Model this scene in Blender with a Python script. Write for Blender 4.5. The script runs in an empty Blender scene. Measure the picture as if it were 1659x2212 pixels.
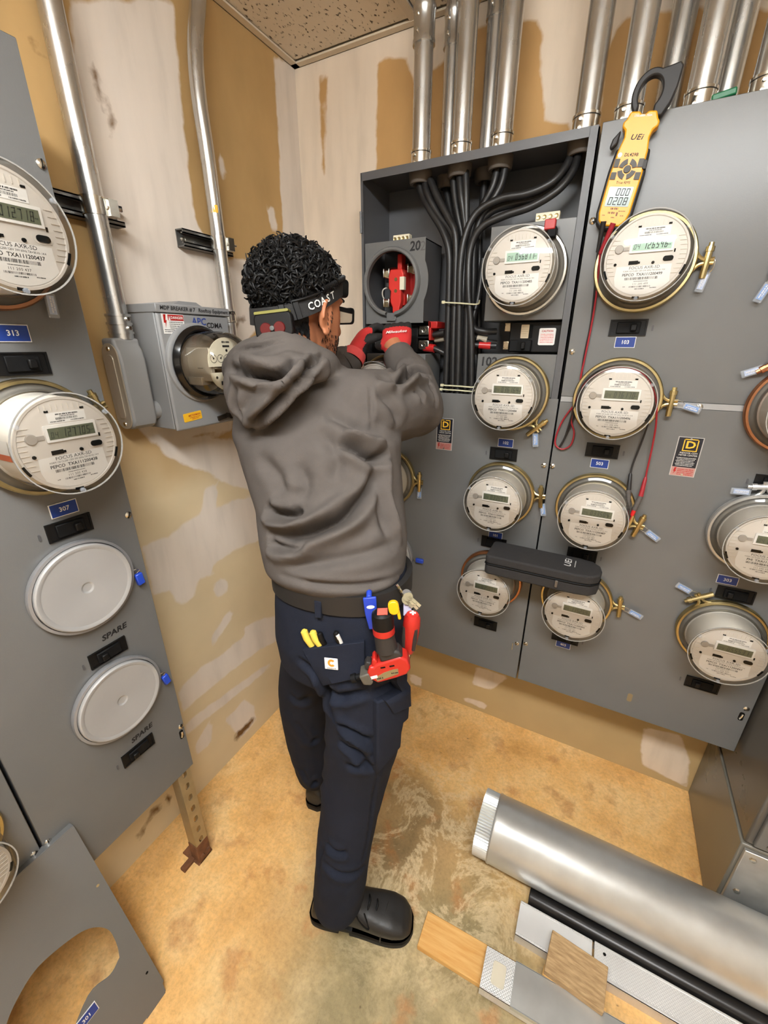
import bpy, bmesh, math, random
import numpy as np
from mathutils import Vector, Matrix, noise
from mathutils.bvhtree import BVHTree
random.seed(7)
sc = bpy.context.scene
COL = sc.collection
R = math.radians

# ------------------------------------------------------------------ camera, world, exposure
CAM = Vector((1.122, -1.495, 1.587)); PITCH = R(21.96); YAW = R(27.7); FPX = 900.0
cam_d = bpy.data.cameras.new('camera'); cam = bpy.data.objects.new('camera', cam_d); COL.objects.link(cam)
cam_d.sensor_width = 36; cam_d.lens = FPX / 2212 * 36; cam_d.clip_start = .02
cam.location = CAM; cam.rotation_euler = (math.pi / 2 - PITCH, 0, YAW)
sc.camera = cam
w = bpy.data.worlds.new('world'); sc.world = w; w.use_nodes = True
w.node_tree.nodes['Background'].inputs[0].default_value = (.9, .95, 1, 1)
w.node_tree.nodes['Background'].inputs[1].default_value = .05
vs = sc.view_settings
vs.view_transform = 'Standard'; vs.look = 'None'; vs.gamma = 1; vs.use_curve_mapping = False
vs.exposure = 1.2
LAMP = 26.0          # emission strength of the ceiling fixture's diffuser
LAMP_COL = (.95, .985, 1.0)
CEIL = 2.44

# measured points: a sight line of the photograph cut with a known plane of the room
_F = Vector((-math.sin(YAW) * math.cos(PITCH), math.cos(YAW) * math.cos(PITCH), -math.sin(PITCH)))
_RT = Vector((math.cos(YAW), math.sin(YAW), 0))
_U = Vector((-math.sin(YAW) * math.sin(PITCH), math.cos(YAW) * math.sin(PITCH), math.cos(PITCH)))
def ray(x, y): return _F + _RT * ((x - 829.5) / FPX) - _U * ((y - 1106) / FPX)
def onX(x, y, X): r = ray(x, y); return CAM + r * ((X - CAM.x) / r.x)
def onY(x, y, Y): r = ray(x, y); return CAM + r * ((Y - CAM.y) / r.y)
def onZ(x, y, Z): r = ray(x, y); return CAM + r * ((Z - CAM.z) / r.z)

# ------------------------------------------------------------------ materials
def lin(c):
    return tuple(((v / 255) / 12.92 if v / 255 <= .04045 else ((v / 255 + .055) / 1.055) ** 2.4) for v in c) + (1,)
MATS = {}
def mat(name, rgb, rough=.5, metal=0.0, var=0.0, vscale=8.0, bump=0.0, bscale=60.0, spec=.5, stretch=None, rgb2=None, coat=0):
    if name in MATS: return MATS[name]
    m = bpy.data.materials.new(name); m.use_nodes = True; MATS[name] = m
    nt = m.node_tree; N = nt.nodes; L = nt.links; b = N['Principled BSDF']
    b.inputs['Base Color'].default_value = lin(rgb); b.inputs['Roughness'].default_value = rough
    b.inputs['Metallic'].default_value = metal; b.inputs['Specular IOR Level'].default_value = spec
    b.inputs['Coat Weight'].default_value = coat
    if var or bump:
        tc = N.new('ShaderNodeTexCoord'); mp = N.new('ShaderNodeMapping'); L.new(tc.outputs['Object'], mp.inputs[0])
        if stretch: mp.inputs['Scale'].default_value = stretch
    if var:
        n = N.new('ShaderNodeTexNoise'); n.inputs['Scale'].default_value = vscale; n.inputs['Detail'].default_value = 6
        L.new(mp.outputs[0], n.inputs['Vector'])
        rp = N.new('ShaderNodeValToRGB'); L.new(n.outputs['Fac'], rp.inputs[0])
        a = lin(rgb); c2 = lin(rgb2) if rgb2 else None
        rp.color_ramp.elements[0].position = .32; rp.color_ramp.elements[1].position = .68
        if c2:
            rp.color_ramp.elements[0].color = a; rp.color_ramp.elements[1].color = c2
        else:
            rp.color_ramp.elements[0].color = tuple(v * (1 - var) for v in a[:3]) + (1,)
            rp.color_ramp.elements[1].color = tuple(min(1, v * (1 + var)) for v in a[:3]) + (1,)
        L.new(rp.outputs[0], b.inputs['Base Color'])
        mr = N.new('ShaderNodeMapRange'); mr.inputs[3].default_value = max(.02, rough - .1 * (1 if var > .05 else 0)); mr.inputs[4].default_value = min(1, rough + .1)
        L.new(n.outputs['Fac'], mr.inputs[0]); L.new(mr.outputs[0], b.inputs['Roughness'])
    if bump:
        n2 = N.new('ShaderNodeTexNoise'); n2.inputs['Scale'].default_value = bscale; n2.inputs['Detail'].default_value = 4
        L.new(mp.outputs[0], n2.inputs['Vector'])
        bp = N.new('ShaderNodeBump'); bp.inputs['Strength'].default_value = bump; bp.inputs['Distance'].default_value = .002
        L.new(n2.outputs['Fac'], bp.inputs['Height']); L.new(bp.outputs[0], b.inputs['Normal'])
    return m
def clear_mat(name, tint=(255, 255, 255), gloss=1.0, rough=.03, alpha=.0):
    """thin clear plastic or glass: straight-through light plus a Fresnel reflection"""
    m = bpy.data.materials.new(name); m.use_nodes = True; MATS[name] = m
    nt = m.node_tree; N = nt.nodes; L = nt.links; N.remove(N['Principled BSDF']); out = N['Material Output']
    t = N.new('ShaderNodeBsdfTransparent'); t.inputs[0].default_value = lin(tint)
    g = N.new('ShaderNodeBsdfGlossy'); g.inputs['Roughness'].default_value = rough
    f = N.new('ShaderNodeFresnel'); f.inputs[0].default_value = 1.5
    mu = N.new('ShaderNodeMath'); mu.operation = 'MULTIPLY_ADD'; mu.inputs[1].default_value = gloss; mu.inputs[2].default_value = alpha
    L.new(f.outputs[0], mu.inputs[0])
    mx = N.new('ShaderNodeMixShader'); L.new(mu.outputs[0], mx.inputs[0]); L.new(t.outputs[0], mx.inputs[1]); L.new(g.outputs[0], mx.inputs[2])
    L.new(mx.outputs[0], out.inputs[0]); return m
def emis_mat(name, col, s):
    m = bpy.data.materials.new(name); m.use_nodes = True; MATS[name] = m
    nt = m.node_tree; N = nt.nodes; b = N['Principled BSDF']
    b.inputs['Base Color'].default_value = col + (1,); b.inputs['Emission Color'].default_value = col + (1,); b.inputs['Emission Strength'].default_value = s
    return m

GREY = mat('panel_paint', (104, 104, 103), .25, 0, .04, 5, .06, 400, spec=.36)
GREY2 = mat('enclosure_paint', (80, 80, 82), .4, 0, .06, 5, .06, 400)
LGREY = mat('socket_paint', (136, 136, 136), .42, 0, .03, 6)
STEEL = mat('galvanised', (196, 196, 194), .38, .8, .14, 14, .12, 90)
CONDUIT = mat('conduit_zinc', (200, 199, 196), .27, .92, .10, 18, .1, 60, stretch=(1, 1, .3))
BRIGHT = mat('bright_zinc', (214, 212, 205), .22, 1)
BRASS = mat('brass', (188, 172, 126), .34, 1, .12, 30)
COPPER = mat('copper_ring', (188, 132, 96), .32, 1, .1, 30)
BLACK = mat('black_plastic', (15, 14, 14), .45, spec=.25)
MATTEBLACK = mat('matte_black', (13, 13, 14), .65, spec=.2)
CABLE = mat('cable_jacket', (30, 29, 29), .42, 0, .12, 40)
BLUEP = mat('blue_plate', (20, 52, 128), .4)
WHITE = mat('white_print', (216, 214, 210), .5)
INK = mat('black_ink', (22, 22, 24), .6)
METERW = mat('meter_plastic', (194, 186, 178), .45)
METERL = mat('meter_label', (212, 208, 204), .45)
METERB = mat('meter_housing', (222, 216, 207), .42)
SLOT = mat('slot_black', (9, 9, 8), .7, spec=.15)
LCDOFF = mat('lcd_idle', (92, 96, 78), .2)
LCDON = mat('lcd_lit', (160, 188, 172), .22)
RED = mat('red_plastic', (168, 28, 24), .4)
REDT = mat('red_tape', (178, 34, 34), .3)
BLUETAG = mat('blue_tag', (84, 138, 206), .35)
BLUELOCK = mat('blue_lock', (38, 72, 186), .4)
CLEAR = clear_mat('clear_cover', (252, 252, 250), .6, .06)
GLASS = clear_mat('meter_glass', (248, 247, 244), .8, .02, .01)
TAGCLEAR = mat('tag_clear', (206, 214, 224), .18); TAGCLEAR.node_tree.nodes['Principled BSDF'].inputs['Alpha'].default_value = .24
BLANK = mat('blank_cover_grey', (160, 159, 158), .42, .1, .03, 12)

# ------------------------------------------------------------------ objects and mesh helpers
def link(o, parent=None):
    COL.objects.link(o)
    if parent is not None: o.parent = parent
    return o
def tag(o, label, cat, group=None, kind=None):
    o['label'] = label; o['category'] = cat
    if group: o['group'] = group
    if kind: o['kind'] = kind
    return o
def thing(name, label, cat, M=None, group=None):
    o = bpy.data.objects.new(name, None); o.empty_display_size = .05; link(o)
    if M is not None: o.matrix_world = M
    return tag(o, label, cat, group)
def FB(x, z, y=-.2): return Matrix(((1, 0, 0, x), (0, 0, -1, y), (0, 1, 0, z), (0, 0, 0, 1)))      # on the back panels, normal to -y
def FL(y, z, x=.2): return Matrix(((0, 0, 1, x), (1, 0, 0, y), (0, 1, 0, z), (0, 0, 0, 1)))         # on the left wall, normal to +x
class MB:
    def __init__(s): s.v = []; s.f = []
    def add(s, v, f):
        n = len(s.v); s.v += [tuple(p) for p in v]; s.f += [tuple(i + n for i in q) for q in f]; return s
    def box(s, x0, x1, y0, y1, z0, z1, M=None):
        v = [Vector((x, y, z)) for x in (x0, x1) for y in (y0, y1) for z in (z0, z1)]
        if M is not None: v = [M @ p for p in v]
        return s.add(v, [(0, 1, 3, 2), (4, 6, 7, 5), (0, 4, 5, 1), (2, 3, 7, 6), (0, 2, 6, 4), (1, 5, 7, 3)])
    def tube(s, path, r, n=12, cap=True, sq=None):
        P = [Vector(p) for p in path]; k = len(P); rs = r if isinstance(r, (list, tuple)) else [r] * k
        up = None; v = []
        for i in range(k):
            t = (P[min(i + 1, k - 1)] - P[max(i - 1, 0)]).normalized()
            if up is None: up = t.orthogonal().normalized()
            up = (up - t * up.dot(t)); up = up.normalized() if up.length > 1e-6 else t.orthogonal().normalized()
            bi = t.cross(up)
            for j in range(n):
                a = 2 * math.pi * j / n; v.append(P[i] + (up * math.cos(a) + bi * math.sin(a) * (sq or 1)) * rs[i])
        f = [(i * n + j, i * n + (j + 1) % n, (i + 1) * n + (j + 1) % n, (i + 1) * n + j) for i in range(k - 1) for j in range(n)]
        if cap: f += [tuple(range(n))[::-1], tuple((k - 1) * n + j for j in range(n))]
        return s.add(v, f)
    def lathe(s, prof, n=40, M=None, close=False, a0=0, a1=2 * math.pi):
        full = abs(a1 - a0 - 2 * math.pi) < 1e-6; m = n if full else n + 1
        v = []
        for r, z in prof:
            for j in range(m):
                a = a0 + (a1 - a0) * j / n; v.append(Vector((r * math.cos(a), r * math.sin(a), z)))
        if M is not None: v = [M @ p for p in v]
        k = len(prof); f = []
        for i in range(k - 1 + (1 if close else 0)):
            i2 = (i + 1) % k
            for j in range(n):
                j2 = (j + 1) % m; f.append((i * m + j, i * m + j2, i2 * m + j2, i2 * m + j))
        return s.add(v, f)
    def disc(s, r, z, n=32, cx=0, cy=0, sy=1, M=None):
        v = [Vector((cx + r * math.cos(2 * math.pi * j / n), cy + r * sy * math.sin(2 * math.pi * j / n), z)) for j in range(n)]
        if M is not None: v = [M @ p for p in v]
        return s.add(v, [tuple(range(n))])
    def prism(s, poly, z0, z1, M=None):
        n = len(poly); v = [Vector((x, y, z0)) for x, y in poly] + [Vector((x, y, z1)) for x, y in poly]
        if M is not None: v = [M @ p for p in v]
        return s.add(v, [tuple(range(n))[::-1], tuple(n + i for i in range(n))] + [(i, (i + 1) % n, n + (i + 1) % n, n + i) for i in range(n)])
    def mesh(s, name, m, smooth=35):
        me = bpy.data.meshes.new(name); me.from_pydata(s.v, [], s.f); me.update()
        bm = bmesh.new(); bm.from_mesh(me); bmesh.ops.remove_doubles(bm, verts=bm.verts, dist=1e-6); bmesh.ops.recalc_face_normals(bm, faces=bm.faces); bm.to_mesh(me); bm.free()
        if smooth: me.polygons.foreach_set('use_smooth', [True] * len(me.polygons)); me.set_sharp_from_angle(angle=R(smooth))
        if m: me.materials.append(m)
        return me
    def build(s, name, m, parent=None, smooth=35, bev=0, seg=2, M=None):
        return put(name, s.mesh(name, m, smooth), parent, bev, seg, M)
def put(name, me, parent=None, bev=0, seg=2, M=None):
    o = bpy.data.objects.new(name, me); link(o, parent)
    if M is not None: o.matrix_local = M
    if bev:
        b = o.modifiers.new('bevel', 'BEVEL'); b.width = bev; b.segments = seg; b.limit_method = 'ANGLE'; b.angle_limit = R(40)
    return o
def box(name, m, x0, x1, y0, y1, z0, z1, parent=None, bev=0, seg=2, M=None):
    return MB().box(x0, x1, y0, y1, z0, z1).build(name, m, parent, 30, bev, seg, M)
def bez(pts, n=8):
    """Catmull-Rom through the points"""
    P = [Vector(p) for p in pts]; P = [P[0] * 2 - P[1]] + P + [P[-1] * 2 - P[-2]]; out = []
    for i in range(1, len(P) - 2):
        a, b, c, d = P[i - 1:i + 3]
        for k in range(n):
            t = k / n; out.append(.5 * ((2 * b) + (c - a) * t + (2 * a - 5 * b + 4 * c - d) * t * t + (3 * b - a - 3 * c + d) * t ** 3))
    out.append(P[-2]); return out
def plate(name, outer, holes, th, m, parent=None, M=None, bev=0):
    """sheet with real openings: outer outline and hole outlines, local xy, thickness th towards +z"""
    cu = bpy.data.curves.new(name, 'CURVE'); cu.dimensions = '2D'; cu.fill_mode = 'BOTH'; cu.extrude = th / 2
    for poly in [outer] + holes:
        sp = cu.splines.new('POLY'); sp.points.add(len(poly) - 1)
        for i, (x, y) in enumerate(poly): sp.points[i].co = (x, y, 0, 1)
        sp.use_cyclic_u = True
    o = bpy.data.objects.new(name, cu); COL.objects.link(o)
    dg = bpy.context.evaluated_depsgraph_get(); me = bpy.data.meshes.new_from_object(o.evaluated_get(dg))
    bpy.data.objects.remove(o); bpy.data.curves.remove(cu)
    me.transform(Matrix.Translation((0, 0, th / 2))); me.materials.clear(); me.materials.append(m); me.name = name
    return put(name, me, parent, bev, 1, M)
def circ(r, n=32, cx=0, cy=0, sy=1): return [(cx + r * math.cos(2 * math.pi * i / n), cy + r * sy * math.sin(2 * math.pi * i / n)) for i in range(n)]
_TX = {}
def text_mesh(s, size, m, align='CENTER', shear=0, space=1, ext=0, res=2, bold=0):
    k = (s, size, m.name, align, shear, space, bold, ext)
    if k in _TX: return _TX[k]
    cu = bpy.data.curves.new('txt', 'FONT'); cu.body = s; cu.size = size; cu.align_x = align; cu.align_y = 'CENTER'; cu.shear = shear
    cu.space_character = space; cu.resolution_u = res; cu.extrude = ext; cu.offset = bold
    o = bpy.data.objects.new('txt', cu); COL.objects.link(o)
    dg = bpy.context.evaluated_depsgraph_get(); me = bpy.data.meshes.new_from_object(o.evaluated_get(dg))
    bpy.data.objects.remove(o); bpy.data.curves.remove(cu); me.materials.clear(); me.materials.append(m); _TX[k] = me
    return me
def text(name, s, size, m, parent, x=0, y=0, z=0, rot=0, sx=1, **kw):
    return put(name, text_mesh(s, size, m, **kw), parent, M=Matrix.Translation((x, y, z)) @ Matrix.Rotation(R(rot), 4, 'Z') @ Matrix.Diagonal((sx, 1, 1, 1)))
SEG = {'0': 'abcdef', '1': 'bc', '2': 'abged', '3': 'abgcd', '4': 'fgbc', '5': 'afgcd', '6': 'afgedc', '7': 'abc', '8': 'abcdefg', '9': 'abcdfg', '-': 'g'}
def seven(mb, s, x, y, h, z, wd=.5, gap=.22, t=.1, sh=.12):
    w_ = h * wd; t = h * t
    for ch in s:
        if ch != ' ' and ch != '.':
            R_ = {'a': (0, w_, h - t, h), 'd': (0, w_, 0, t), 'g': (0, w_, h / 2 - t / 2, h / 2 + t / 2), 'f': (0, t, h / 2, h), 'e': (0, t, 0, h / 2), 'b': (w_ - t, w_, h / 2, h), 'c': (w_ - t, w_, 0, h / 2)}
            for k in SEG[ch]:
                x0, x1, y0, y1 = R_[k]
                mb.add([(x + x0 + sh * y0, y + y0, z), (x + x1 + sh * y0, y + y0, z), (x + x1 + sh * y1, y + y1, z), (x + x0 + sh * y1, y + y1, z)], [(0, 1, 2, 3)])
        if ch == '.':
            mb.add([(x, y, z), (x + t, y, z), (x + t, y + t, z), (x, y + t, z)], [(0, 1, 2, 3)]); x += t * 1.5; continue
        x += w_ * (1 + gap) + t
    return x
def bars(mb, x0, x1, y0, y1, z, seed=1, n=26):
    rr = random.Random(seed); x = x0; st = (x1 - x0) / n
    for i in range(n):
        wv = st * rr.choice((.3, .45, .65)); mb.add([(x, y0, z), (x + wv, y0, z), (x + wv, y1, z), (x, y1, z)], [(0, 1, 2, 3)]); x += st
def scribble(mb, x0, x1, y, z, h, seed=1):
    """a line of print too small to read: short word bars"""
    rr = random.Random(seed); x = x0
    while x < x1:
        wv = h * rr.uniform(.35, .9); e = min(x + wv, x1)
        mb.add([(x, y, z), (e, y, z), (e, y + h * rr.uniform(.7, 1), z), (x, y + h * .9, z)], [(0, 1, 2, 3)]); x += wv + h * rr.choice((.18, .2, .5))
# ------------------------------------------------------------------ the room
def poly_sd(P, poly):
    """signed distance of points P (n,2) to a closed outline, positive inside"""
    A = np.array(poly); B = np.roll(A, -1, 0); d = np.full(len(P), 1e9); ins = np.zeros(len(P), bool)
    for a, b in zip(A, B):
        e = b - a; w_ = P - a; t = np.clip((w_ @ e) / max(e @ e, 1e-12), 0, 1); d = np.minimum(d, np.linalg.norm(w_ - t[:, None] * e, axis=1))
        c = ((a[1] > P[:, 1]) != (b[1] > P[:, 1])); xs = a[0] + (P[:, 1] - a[1]) * (b[0] - a[0]) / (b[1] - a[1] if b[1] != a[1] else 1e-9)
        ins ^= c & (P[:, 0] < xs)
    return np.where(ins, d, -d)
def wall_grid(name, u0, u1, z0, z1, f, m, attrs, step=.02):
    nu = int((u1 - u0) / step) + 1; nz = int((z1 - z0) / step) + 1
    us = np.linspace(u0, u1, nu); zs = np.linspace(z0, z1, nz)
    v = [f(u, z) for z in zs for u in us]; fc = [(j * nu + i, j * nu + i + 1, (j + 1) * nu + i + 1, (j + 1) * nu + i) for j in range(nz - 1) for i in range(nu - 1)]
    me = bpy.data.meshes.new(name); me.from_pydata(v, [], fc); me.materials.append(m)
    P = np.array([(u, z) for z in zs for u in us])
    for k, fn in attrs.items():
        a = me.attributes.new(k, 'FLOAT', 'POINT'); a.data.foreach_set('value', fn(P).astype(np.float32))
    me.polygons.foreach_set('use_smooth', [True] * len(fc))
    o = put(name, me); o['kind'] = 'structure'; return o
def wall_mat(name, tan_hi, tan_lo, plaster):
    m = bpy.data.materials.new(name); m.use_nodes = True; nt = m.node_tree; N = nt.nodes; L = nt.links; b = N['Principled BSDF']
    b.inputs['Roughness'].default_value = .78; b.inputs['Specular IOR Level'].default_value = .25
    tc = N.new('ShaderNodeTexCoord')
    def nz(s, d=5, st=None):
        n = N.new('ShaderNodeTexNoise'); n.inputs['Scale'].default_value = s; n.inputs['Detail'].default_value = d
        if st:
            mp = N.new('ShaderNodeMapping'); mp.inputs['Scale'].default_value = st; L.new(tc.outputs['Object'], mp.inputs[0]); L.new(mp.outputs[0], n.inputs['Vector'])
        else: L.new(tc.outputs['Object'], n.inputs['Vector'])
        return n.outputs['Fac']
    def ramp(fac, e):
        r = N.new('ShaderNodeValToRGB'); L.new(fac, r.inputs[0])
        while len(r.color_ramp.elements) < len(e): r.color_ramp.elements.new(.5)
        for x, (p, c) in zip(r.color_ramp.elements, e): x.position = p; x.color = c
        return r.outputs[0]
    def mix(f, a, c):
        x = N.new('ShaderNodeMix'); x.data_type = 'RGBA'
        if isinstance(f, float): x.inputs[0].default_value = f
        else: L.new(f, x.inputs[0])
        for i, q in ((6, a), (7, c)):
            if isinstance(q, tuple): x.inputs[i].default_value = q
            else: L.new(q, x.inputs[i])
        return x.outputs[2]
    def attr_mask(a, soft, amp, ns):
        at = N.new('ShaderNodeAttribute'); at.attribute_name = a
        ad = N.new('ShaderNodeMath'); ad.operation = 'MULTIPLY_ADD'; L.new(nz(ns, 6), ad.inputs[0]); ad.inputs[1].default_value = amp
        sb = N.new('ShaderNodeMath'); sb.operation = 'SUBTRACT'; L.new(at.outputs['Fac'], sb.inputs[0]); sb.inputs[1].default_value = amp / 2
        L.new(sb.outputs[0], ad.inputs[2])
        mr = N.new('ShaderNodeMapRange'); mr.inputs[1].default_value = -soft; mr.inputs[2].default_value = soft; L.new(ad.outputs[0], mr.inputs[0]); return mr.outputs[0]
    dk = lambda c, k: tuple(v * k for v in c[:3]) + (1,)
    th, tl, pl = lin(tan_hi), lin(tan_lo), lin(plaster)
    hi = ramp(nz(5, 6, (1, 1, .5)), [(.3, dk(th, .82)), (.7, dk(th, 1.12))])
    lo = ramp(nz(4, 6), [(.3, dk(tl, .92)), (.7, dk(tl, 1.06))])
    tan = mix(attr_mask('low', .1, .3, 3), hi, lo)
    pla = ramp(nz(6, 6, (3, 3, .6)), [(.25, dk(pl, .86)), (.5, pl), (.75, dk(pl, 1.06))])
    col = mix(attr_mask('plaster', .004, .02, 22), tan, pla)
    col = mix(attr_mask('stain', .008, .03, 40), col, lin((110, 78, 40)))
    L.new(col, b.inputs['Base Color'])
    bp = N.new('ShaderNodeBump'); bp.inputs['Strength'].default_value = .12; bp.inputs['Distance'].default_value = .004
    L.new(nz(14, 5), bp.inputs['Height']); L.new(bp.outputs[0], b.inputs['Normal'])
    return m
def union(polys): return lambda P: np.max([poly_sd(P, q) for q in polys], axis=0)
def pxL(ps): return [(onX(x, y, 0).y, onX(x, y, 0).z) for x, y in ps]
def pxB(ps): return [(onY(x, y, 0).x, onY(x, y, 0).z) for x, y in ps]
ROOM_X, ROOM_Y = 3.0, -3.4
plL = [pxL(q) for q in (
    [(150, 0), (375, 0), (385, 150), (400, 300), (420, 470), (470, 560), (540, 560), (560, 700), (520, 760), (500, 930), (380, 945), (330, 960), (300, 930), (255, 760), (205, 480), (175, 300)],
    [(592, 118), (640, 150), (664, 520), (676, 900), (606, 900), (612, 520)],
    [(307, 1177), (365, 1159), (408, 1123), (435, 1108), (442, 1057), (466, 1044), (471, 1064), (466, 1098), (506, 1081), (570, 1068), (600, 1150), (506, 1189), (456, 1223), (462, 1240), (425, 1253), (422, 1287), (398, 1304), (381, 1300), (365, 1275), (332, 1285)],
    [(403, 1007), (449, 1020), (500, 1050), (553, 1060), (600, 1040), (560, 1000), (500, 950), (380, 940), (330, 955), (360, 985)],
    [(457, 1267), (476, 1248), (494, 1260), (494, 1275), (468, 1293)],
    [(494, 1317), (506, 1327), (459, 1398), (456, 1375)],
    [(385, 1493), (402, 1473), (442, 1435), (473, 1419), (530, 1371), (527, 1354), (570, 1335), (620, 1330), (640, 1360), (560, 1405), (500, 1449), (395, 1537)],
    [(400, 1562), (560, 1445), (600, 1425), (560, 1462), (402, 1588)],
    [(483, 1553), (503, 1540), (527, 1510), (550, 1527), (554, 1557), (520, 1594)],
    [(449, 1560), (459, 1567), (456, 1608), (425, 1631), (422, 1608)],
    [(470, 330), (480, 335), (490, 385), (478, 390)], [(572, 440), (590, 450), (600, 500), (588, 500)])]
stL = [pxL(q) for q in ([(196, 130), (214, 170), (247, 262), (240, 302), (237, 272), (208, 190)], [(62, 85), (72, 82), (95, 112), (88, 122)], [(298, 1800), (310, 1788), (324, 1760), (322, 1772), (304, 1812)], [(325, 1752), (345, 1735), (348, 1748), (330, 1764)], [(362, 1715), (372, 1730), (362, 1742)], [(508, 690), (530, 684), (532, 688), (513, 694), (511, 715), (508, 715)], [(505, 1590), (548, 1548), (550, 1556), (512, 1600)])]
plB_tan = [pxB(q) for q in (
    [(815, 140), (835, 126), (878, 128), (893, 175), (940, 150), (985, 100), (1030, 60), (1060, 45), (1100, 40), (1160, 45), (1172, 80), (1168, 110), (1172, 190), (1178, 262), (1230, 268), (1240, 420), (812, 420)],
    [(1312, 110), (1345, 40), (1400, 30), (1500, 20), (1680, 20), (1680, 300), (1290, 300)],
    [(689, 165), (708, 160), (706, 250), (700, 380), (697, 380), (692, 250)])] + [[(.0, -.1), (3, -.1), (3, .75), (.0, .75)]]
plB_back = [pxB(q) for q in ([(1392, 1570), (1470, 1590), (1490, 1640), (1484, 1700), (1457, 1687), (1388, 1652), (1385, 1615)], [(998, 1512), (1010, 1506), (1054, 1522), (1048, 1532)], [(885, 1455), (912, 1465), (908, 1482), (885, 1474)], [(1030, 1440), (1100, 1462), (1060, 1490), (1020, 1478)])]
WL = wall_mat('drywall_left', (182, 149, 100), (213, 195, 160), (219, 208, 196))
WB = wall_mat('drywall_back', (190, 150, 98), (190, 164, 118), (222, 206, 186))
wall_grid('wall_left', ROOM_Y, 0, -.02, CEIL + .02, lambda u, z: (0, u, z), WL,
          {'plaster': union(plL), 'stain': union(stL), 'low': lambda P: (1.25 - P[:, 1])})
wall_grid('wall_back', 0, ROOM_X, -.02, CEIL + .02, lambda u, z: (u, 0, z), WB,
          {'plaster': lambda P: np.maximum(-union(plB_tan)(P), union(plB_back)(P)), 'stain': lambda P: np.full(len(P), -1.), 'low': lambda P: (.9 - P[:, 1])})
PLAIN = mat('plain_wall', (232, 226, 214), .8)
for n, a in (('wall_right', (ROOM_X, ROOM_X + .1, ROOM_Y, 0, 0, CEIL)), ('wall_front', (0, ROOM_X, ROOM_Y - .1, ROOM_Y, 0, CEIL))):
    o = box(n, PLAIN, *a); o['kind'] = 'structure'

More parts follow.
